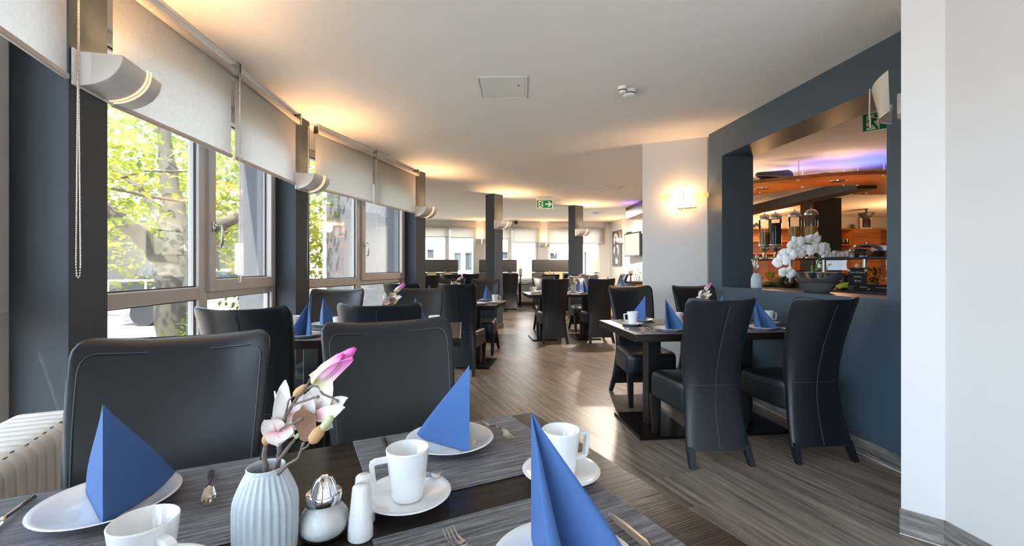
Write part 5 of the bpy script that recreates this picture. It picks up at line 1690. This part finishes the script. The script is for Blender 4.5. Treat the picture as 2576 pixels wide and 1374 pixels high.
# ceiling beam, column, cabinets of the buffet room
struct(MB().box(4.82, 6.2, 2.285, 5.10, 9.6, 2.43).obj('beam', 'black_paint'), 'dark suspended beam behind the wooden canopy', 'beam')
struct(MB().box(0, 0, 0, .57, .40, H, frame_mat((6.07, 8.92), R(2))).obj('column', 'black_paint'), 'broad black column behind the cereal dispensers', 'column')
def bbx(px, t):
    u = (px - CX) / FPX; o = BB0 + E2 * t
    return (u * o.y - o.x) / (E1.x - u * E1.y)
CDp = .38
def cab_open(px0, px1, label, shelves):
    x0, x1 = bbx(px0, -CDp), bbx(px1, -CDp)
    o = empty('shelf_unit', (BB0.x, BB0.y, 0), BA); tag(o, label, 'shelf')
    MB().box(x0, -.02, .9, x1, -.001, 2.22).obj('back_panel', 'cherry_wood', o)
    MB().box(x0, -CDp, .9, x0 + .025, -.02, 2.22).obj('side_panel', 'cherry_wood', o); MB().box(x1 - .025, -CDp, .9, x1, -.02, 2.22).obj('side_panel', 'cherry_wood', o)
    for z in shelves: MB().box(x0 + .025, -CDp, z - .03, x1 - .025, -.02, z).obj('shelf_board', 'cherry_wood', o)
    MB().box(x0, -CDp, 0, x1, -.001, .9).obj('base_cabinet', 'cherry_wood', o)
    return x0, x1
cab_open(1880, 2060, 'wooden wall shelf left of the black column in the buffet room', (1.55, 1.88, 2.22))
xa0, xa1 = cab_open(2061, 2146, 'wooden shelf with drinking glasses right of the black column', (1.55, 1.80, 2.22))
cab_open(2214, 2290, 'wooden shelf at the right edge of the opening', (1.55, 1.88, 2.22))
x0, x1 = bbx(2146.5, -CDp), bbx(2213.5, -CDp)
o = empty('wall_cabinet', (BB0.x, BB0.y, 0), BA); tag(o, 'wooden wall cabinet with two plain doors below the portrait', 'cabinet')
MB().box(x0, -CDp + .02, 0, x1, -.001, 2.22).obj('body', 'cherry_wood', o)
xm = (x0 + x1) / 2
for a, b_ in ((x0, xm), (xm, x1)):
    MB().bbox(a + .003, -CDp, 1.45, b_ - .003, -CDp + .02, 2.21, .003).obj('door', 'cherry_wood', o)
MCB = frame_mat(BB0, BA)
def CBp(x, t, z):
    p = MCB @ Vector((x, t, 0)); return (p.x, p.y, z)
gl0 = None
for k in range(7):
    px = 2113 + 4.4 * k
    o = MB().lathe([(.028, 0), (.034, .004), (.040, .13), (.037, .13), (.032, .01), (.001, .008)], 14).obj('drinking_glass', 'jar_glass', None, CBp(bbx(px, -.25), -.25 + .06 * (k % 2), 1.8005))
    tag(o, ['first', 'second', 'third', 'fourth', 'fifth', 'sixth', 'seventh'][k] + ' drinking glass from the black column on the buffet room shelf', 'glass', 'drinking glasses on the buffet room shelf')
o = empty('portrait_photo', CBp(bbx(2179, -.2), -.2, 2.2205), BA); tag(o, 'small framed dark portrait photo on top of the wall cabinet', 'picture')
MB().bbox(-.17, -.012, 0, .17, .012, .32, .003).obj('frame', 'paper_white', o)
MB().box(-.13, -.0135, .05, .13, -.012, .285).obj('photo', 'photo_dark', o)
MB().add([(-.09, -.0142, .055), (.09, -.0142, .055), (.07, -.0142, .15), (.02, -.0142, .18), (0, -.0142, .12), (-.02, -.0142, .18), (-.07, -.0142, .15)], [(0, 1, 2, 3, 4, 5, 6)]).obj('shirt', 'art_grey', o)
MB().lathe([(.032, 0), (.032, .0003)], 14, Matrix.Translation((0, -.0138, .215)) @ Matrix.Rotation(PI / 2, 4, 'X')).obj('face', 'leaf_brown', o)
o = empty('plant_pot', CBp(bbx(2145, -.2), -.2, 2.2205)); tag(o, 'small grey plant pot left of the portrait photo', 'pot')
MB().lathe([(.04, 0), (.055, .06), (.05, .06)], 14).obj('pot', 'stucco_grey', o); q = MB(); leaf_cloud(q, (0, 0, .09), (.06, .06, .04), 40, .05, random.Random(2)); q = q.obj('leaves', 'stem_green', o); q['kind'] = 'stuff'
o = empty('bread_bell', CBp(bbx(1903, -.2), -.2, 2.2205)); tag(o, 'dark domed pot on the shelf left of the dispensers', 'pot')
MB().lathe([(.12, 0), (.12, .03), (.09, .10), (.03, .13), (.02, .15)], 18).obj('dome', 'speaker_navy', o)
o = empty('ceiling_projector', tuple(P(2179, 543, 10.6))); tag(o, 'black round fixture under the buffet room ceiling', 'ceiling light')
MB().lathe([(.05, -.08), (.12, -.02), (.16, .05), (.16, .07)], 16).obj('body', 'black_paint', o)
MB().tube([(0, 0, .07), (0, 0, H - o.location.z)], .02, 8).obj('rod', 'black_paint', o)
o = empty('ceiling_lamp', (6.0, 10.6, H)); o.location = G(1915, 532, H); tag(o, 'round warm ceiling lamp left in the buffet room', 'ceiling light')
MB().lathe([(.16, -.03), (.18, -.02), (.18, 0)], 20).obj('lens', 'spot_glow', o)
lamp('buffet_lamp_and_fill', 'POINT', (o.location.x, o.location.y, H - .14), LAMP * 4, WARM, None, shadow_soft_size=.12)
lamp('buffet_lamp_and_fill', 'POINT', (8.6, 9.6, H - .7), LAMP * 3, WARM, None, shadow_soft_size=.12)  # fill added to brighten the back wall, without a fitting
exit_sign(tuple(P(2224, 303, 3.85)), .30, .15, R(-40), 'green escape sign cut off by the opening edge, near the glass lamp', 'exit_sign', False)

# grey bowl with orchid and a vase on the sill
def sill(px, t, z=ZS):
    o = WR0 + E1 * t; u = (px - CX) / FPX
    s_ = (u * o.y - o.x) / (E2.x - u * E2.y); p = o + E2 * s_
    return Vector((p.x, p.y, z + .0005))
bw = sill(2054, .165)
pot = empty('orchid_pot', bw, BA + PI / 2); tag(pot, 'white orchid in a wide dark grey bowl on the sill', 'potted plant')
def oval(a, b_, z, n=32): return [(a * math.cos(2 * PI * k / n), b_ * math.sin(2 * PI * k / n), z) for k in range(n)]
MB().loft([oval(.100, .045, 0), oval(.115, .052, .004), oval(.150, .064, .04), oval(.176, .073, .075)]).obj('bowl', 'pot_grey', pot)
MB().loft([oval(.176, .073, .0755), oval(.207, .084, .115), oval(.236, .094, .155), oval(.232, .091, .156), oval(.205, .080, .115)]).obj('rim_band', 'chrome', pot)
def L_(px, py, D):
    return Matrix.Rotation(-(BA + PI / 2), 4, 'Z') @ (P(px, py, D) - bw)
D0 = bw.y
MB().tube([L_(*p) for p in ((2050, 690, D0), (2055, 665, D0), (2062, 648, D0), (2052, 628, D0 - .02), (2043, 613, D0 - .03), (2022, 612, D0 - .05), (2000, 616, D0 - .06), (1984, 634, D0 - .07), (1974, 660, D0 - .08), (1972, 682, D0 - .09))], [.006, .006, .005, .005, .0045, .004, .0038, .0034, .003, .0025], 7).obj('stem', 'stem_green', pot)
MB().tube([L_(*p) for p in ((2046, 695, D0), (2043, 675, D0 + .01), (2043, 667, D0 + .01))], [.011, .010, .006], 8).obj('shoot', 'stem_green', pot)
def orchid(px, py, D, size, tilt, roll, yaw):
    c = L_(px, py, D)
    M = Matrix.Translation(c) @ Matrix.Rotation(-(BA + PI / 2) + yaw, 4, 'Z') @ Matrix.Rotation(tilt, 4, 'X') @ Matrix.Rotation(roll, 4, 'Y')
    mb = MB()
    for (ang, ln, wd_) in ((R(90), .52, .38), (R(212), .50, .36), (R(-32), .50, .36), (R(8), .55, .62), (R(172), .55, .62)):
        ca, sa = math.cos(ang), math.sin(ang)
        def fn(u, v):
            s_ = 2 * u - 1; w = wd_ * (math.sin(PI * min(1, .05 + .95 * v) ** .9) ** .6) * .5
            x = ln * v; y_ = s_ * w; dz = -.10 * math.sin(PI * v) + .05 * s_ * s_
            return ((x * ca - y_ * sa) * size, dz * size, (x * sa + y_ * ca) * size)
        mb.grid(fn, 5, 5, True, M)
    f = mb.obj('flower', 'orchid_white', pot)
    mb = MB().ball((0, -.05 * size, -.03 * size), (.045 * size, .06 * size, .06 * size), 8, 5, M)
    mb.obj('flower_centre', 'orchid_core', f)
for a in ((2044, 603, D0 - .05, .135, R(35), R(10), R(5)), (2026, 632, D0 - .04, .13, R(-10), R(-15), R(-15)), (2060, 628, D0 - .03, .12, R(5), R(20), R(10)), (2078, 627, D0 - .02, .115, R(0), R(40), R(25)),
          (2003, 612, D0 - .07, .125, R(20), R(-30), R(-10)), (2006, 634, D0 - .06, .115, R(-15), R(25), R(0)), (1983, 640, D0 - .09, .12, R(0), R(10), R(-20)), (1966, 658, D0 - .09, .12, R(0), R(-20), R(-30)), (1980, 687, D0 - .10, .12, R(25), R(15), R(-10))):
    orchid(*a)
p = sill(1903, .13); flowers(tuple(p), R(75), 'fluted pale vase on the sill beside the orchid bowl', 'magnolia branch with bud on the sill beside the orchid bowl')

# ---------------------------------------------------------------- far end: booths, picture, screen, sideboard, candles
def booth(x0, x1, y, label):
    o = empty('booth_bench', ((x0 + x1) / 2, y, 0), BA); tag(o, label, 'bench', 'high-backed grey booth benches'); w = (x1 - x0) / 2
    MB().bbox(-w, -.02, 1.03, w, .12, 1.39, .03, None, 3).obj('head_cushion', 'grey_leather', o)
    MB().bbox(-w, -.03, .45, w, .11, 1.02, .03, None, 3).obj('back_cushion', 'grey_leather', o)
    MB().bbox(-w, -.50, .28, w, -.02, .46, .03, None, 3).obj('seat_cushion', 'grey_leather', o)
    MB().box(-w + .03, -.45, 0, w - .03, .10, .28).obj('plinth', 'black_wood', o)
booth(-2.95, -1.525, 12.55, 'grey booth bench behind the last window pillar')
booth(-.95, .145, 12.65, 'grey booth bench half hidden by the first column')
booth(.57, 1.67, 12.75, 'grey booth bench left of the second column')
def card(px, py, D, label):
    p = P(px, py, D)
    o = empty('menu_card', (p.x, p.y, TZ + .0003), BA); tag(o, label, 'menu card')
    MB().box(-.11, -.002, 0, .11, .002, .30).obj('front', 'card_yellow', o)
    MB().add([(-.11, .002, .295), (.11, .002, .295), (.11, .10, 0), (-.11, .10, 0), (-.11, .004, .30), (.11, .004, .30), (.11, .103, 0), (-.11, .103, 0)], [(0, 3, 2, 1), (4, 5, 6, 7), (0, 4, 7, 3), (1, 2, 6, 5)]).obj('prop', 'card_yellow', o)
card(1086, 690, 11.35, 'tan menu card standing left on the first booth table')
card(1125, 690, 11.40, 'tan menu card standing right on the first booth table')
card(1380, 690, 12.0, 'tan menu card standing left on the booth table between the columns')
card(1405, 690, 12.05, 'tan menu card standing right on the booth table between the columns')
p = P(1106, 690, 11.35); flowers((p.x, p.y, TZ + .0003), R(30), 'fluted vase between the menu cards of the first booth', 'magnolia branch between the menu cards of the first booth')
p = P(1392, 690, 11.85); flowers((p.x, p.y, TZ + .0003), R(150), 'fluted vase between the menu cards of the column booth', 'magnolia branch between the menu cards of the column booth')
def candle(px, D, zbase, htop, r, hold, label):
    p = P(px, HY, D)
    o = empty('pillar_candle', (p.x, p.y, zbase)); tag(o, label, 'candle')
    MB().lathe([(r * 1.1, 0), (r * 1.0, .02), (r * .35, .05), (r * .3, hold * .5), (r * .5, hold * .6), (r * .3, hold * .7), (r * .5, hold - .03), (r * 1.3, hold - .01), (r * 1.3, hold)], 14).obj('holder', 'leaf_brown', o)
    MB().lathe([(r, hold + .0005), (r, htop), (r * .8, htop + .004), (.004, htop - .01)], 14).obj('candle', 'candle_wax', o)
def side_table(px, D, label, z=.70):
    p = P(px, HY, D)
    o = empty('window_shelf', (p.x, p.y, 0), BA); tag(o, label, 'table')
    MB().bbox(-.25, -.18, z - .03, .25, .18, z, .004).obj('top', 'table_wood', o)
    MB().tube([(0, 0, 0), (0, 0, z - .03)], .04, 10).obj('leg', 'black_steel', o)
side_table(1308, 13.05, 'small black stand under the middle far window'); candle(1309.5, 13.05, .7005, .43, .05, .22, 'tall ivory candle on a dark holder right of the first column')
side_table(1500, 13.15, 'small black stand under the right far window'); candle(1500, 13.15, .7005, .70, .07, .32, 'thick tan candle on a dark holder right of the second column')
# picture, screen
def RFp(s_, t, z):
    p = MRF @ Vector((s_, t, 0)); return (p.x, p.y, z)
sa, sb = rf_s(1543.5), rf_s(1565)
o = empty('wall_picture', RFp((sa + sb) / 2, -.002, 0), BA - PI / 2); tag(o, 'tall dark picture with a pale swirling figure on the corner wall', 'picture'); w_ = (sb - sa) / 2
o.location.z = 1.22
MB().bbox(-w_, -.04, 0, w_, 0, 1.03, .004).obj('canvas', 'art_grey', o)
def blob(pts, name='pale_shape'):
    MB().add([(x * w_, -.0412, z) for x, z in pts], [list(range(len(pts)))]).obj(name, 'art_white', o)
blob([(-.55, .62), (-.75, .78), (-.5, .93), (-.1, .97), (.3, .88), (.55, .72), (.35, .66), (.15, .78), (-.1, .86), (-.4, .8), (-.35, .68)])
blob([(.1, .62), (.45, .60), (.6, .45), (.45, .30), (.3, .36), (.35, .48), (.05, .56)])
blob([(-.6, .55), (-.35, .6), (-.3, .45), (-.5, .33), (-.7, .40)])
blob([(-.2, .06), (-.25, .2), (.05, .24), (.4, .14), (.3, .05)])
sa, sb = rf_s(1588), rf_s(1622)
o = empty('television', RFp((sa + sb) / 2, -.13, 1.20), BA - PI / 2 + R(4)); tag(o, 'flat screen hanging on the corner wall, cut by the white wall', 'television'); w_ = (sb - sa) / 2
o.location.z = 1.46
MB().bbox(-w_, -.035, 0, w_, .015, .62, .006).obj('casing', 'tv_black', o)
MB().box(-w_ + .03, -.0365, .035, w_ - .03, -.035, .585).obj('screen', 'screen', o)
MB().bbox(-.08, .015, .2, .08, .09, .4, .004).obj('bracket', 'tv_black', o)
MB().bbox(-w_ * .8, -.02, .622, -w_ * .3, .03, .655, .008).obj('camera_bar', 'tv_black', o)
# sideboard with its things
p0 = P(1583, HY, 10.6)
o = empty('sideboard', (p0.x + .26, p0.y + .1, 0), BA); tag(o, 'cherry wood sideboard with dark top at the far right', 'sideboard')
MB().bbox(-.22, -.30, 0, .24, .30, .80, .004).obj('body', 'cherry_wood', o)
MB().bbox(-.36, -.36, .80, .25, .34, .835, .004).obj('top', 'black_paint', o)
for k in range(2): MB().bbox(-.215 + .23 * k, -.318, .05, .01 + .225 * k, -.30, .78, .003).obj('door', 'cherry_wood', o)
def on_side(px, label, kind):
    p = P(px, HY, 10.55)
    o = empty(kind, (p.x, p.y + .05, .8355)); tag(o, label, kind.replace('_', ' ')); return o
q = on_side(1588, 'yellow ball candle on a dark stem on the sideboard', 'ball_candle')
MB().lathe([(.05, 0), (.02, .02), (.015, .14), (.06, .17), (.06, .18)], 12).obj('holder', 'leaf_brown', q); MB().ball((0, 0, .235), .062, 12, 8).obj('candle', 'candle_wax', q)
for k, px in enumerate((1600, 1606.5, 1612)):
    q = on_side(px, ['slim glass bottle nearest the ball candle', 'tallest slim bottle in the row on the sideboard', 'slim bottle in the row beside the white wall edge'][k], 'bottle')
    hh = (.16, .26, .20)[k]
    MB().lathe([(.026, 0), (.028, hh * .55), (.011, hh * .72), (.011, hh)], 12).obj('bottle_body', 'jar_glass', q); MB().lathe([(.013, hh), (.013, hh + .02)], 8).obj('cap', 'dark_slot', q)
# end of the wooden canopy in the far part
o = empty('canopy', (0, 0, 0)); tag(o, 'wooden canopy end with violet light, left of the white wall', 'canopy')
q = [G(1574, 552, 2.31), G(1640, 526, 2.31), G(1640, 553, 2.31)]
MB().prism([(v.x, v.y) for v in q], 2.31, 2.35).obj('board', 'cherry_wood', o)
MB().prism([(q[0].x, q[0].y), (q[0].x + .04, q[0].y + .02), (q[1].x + .06, q[1].y + .02), (q[1].x, q[1].y)], 2.35, H).obj('fascia', 'photo_dark', o)
pv = G(1600, 545, 2.31)
lamp('violet_led', 'AREA', (pv.x - .15, pv.y - .3, 2.40), .8, (.25, .12, 1.0), None, size=.3).rotation_euler = (PI, 0, 0)
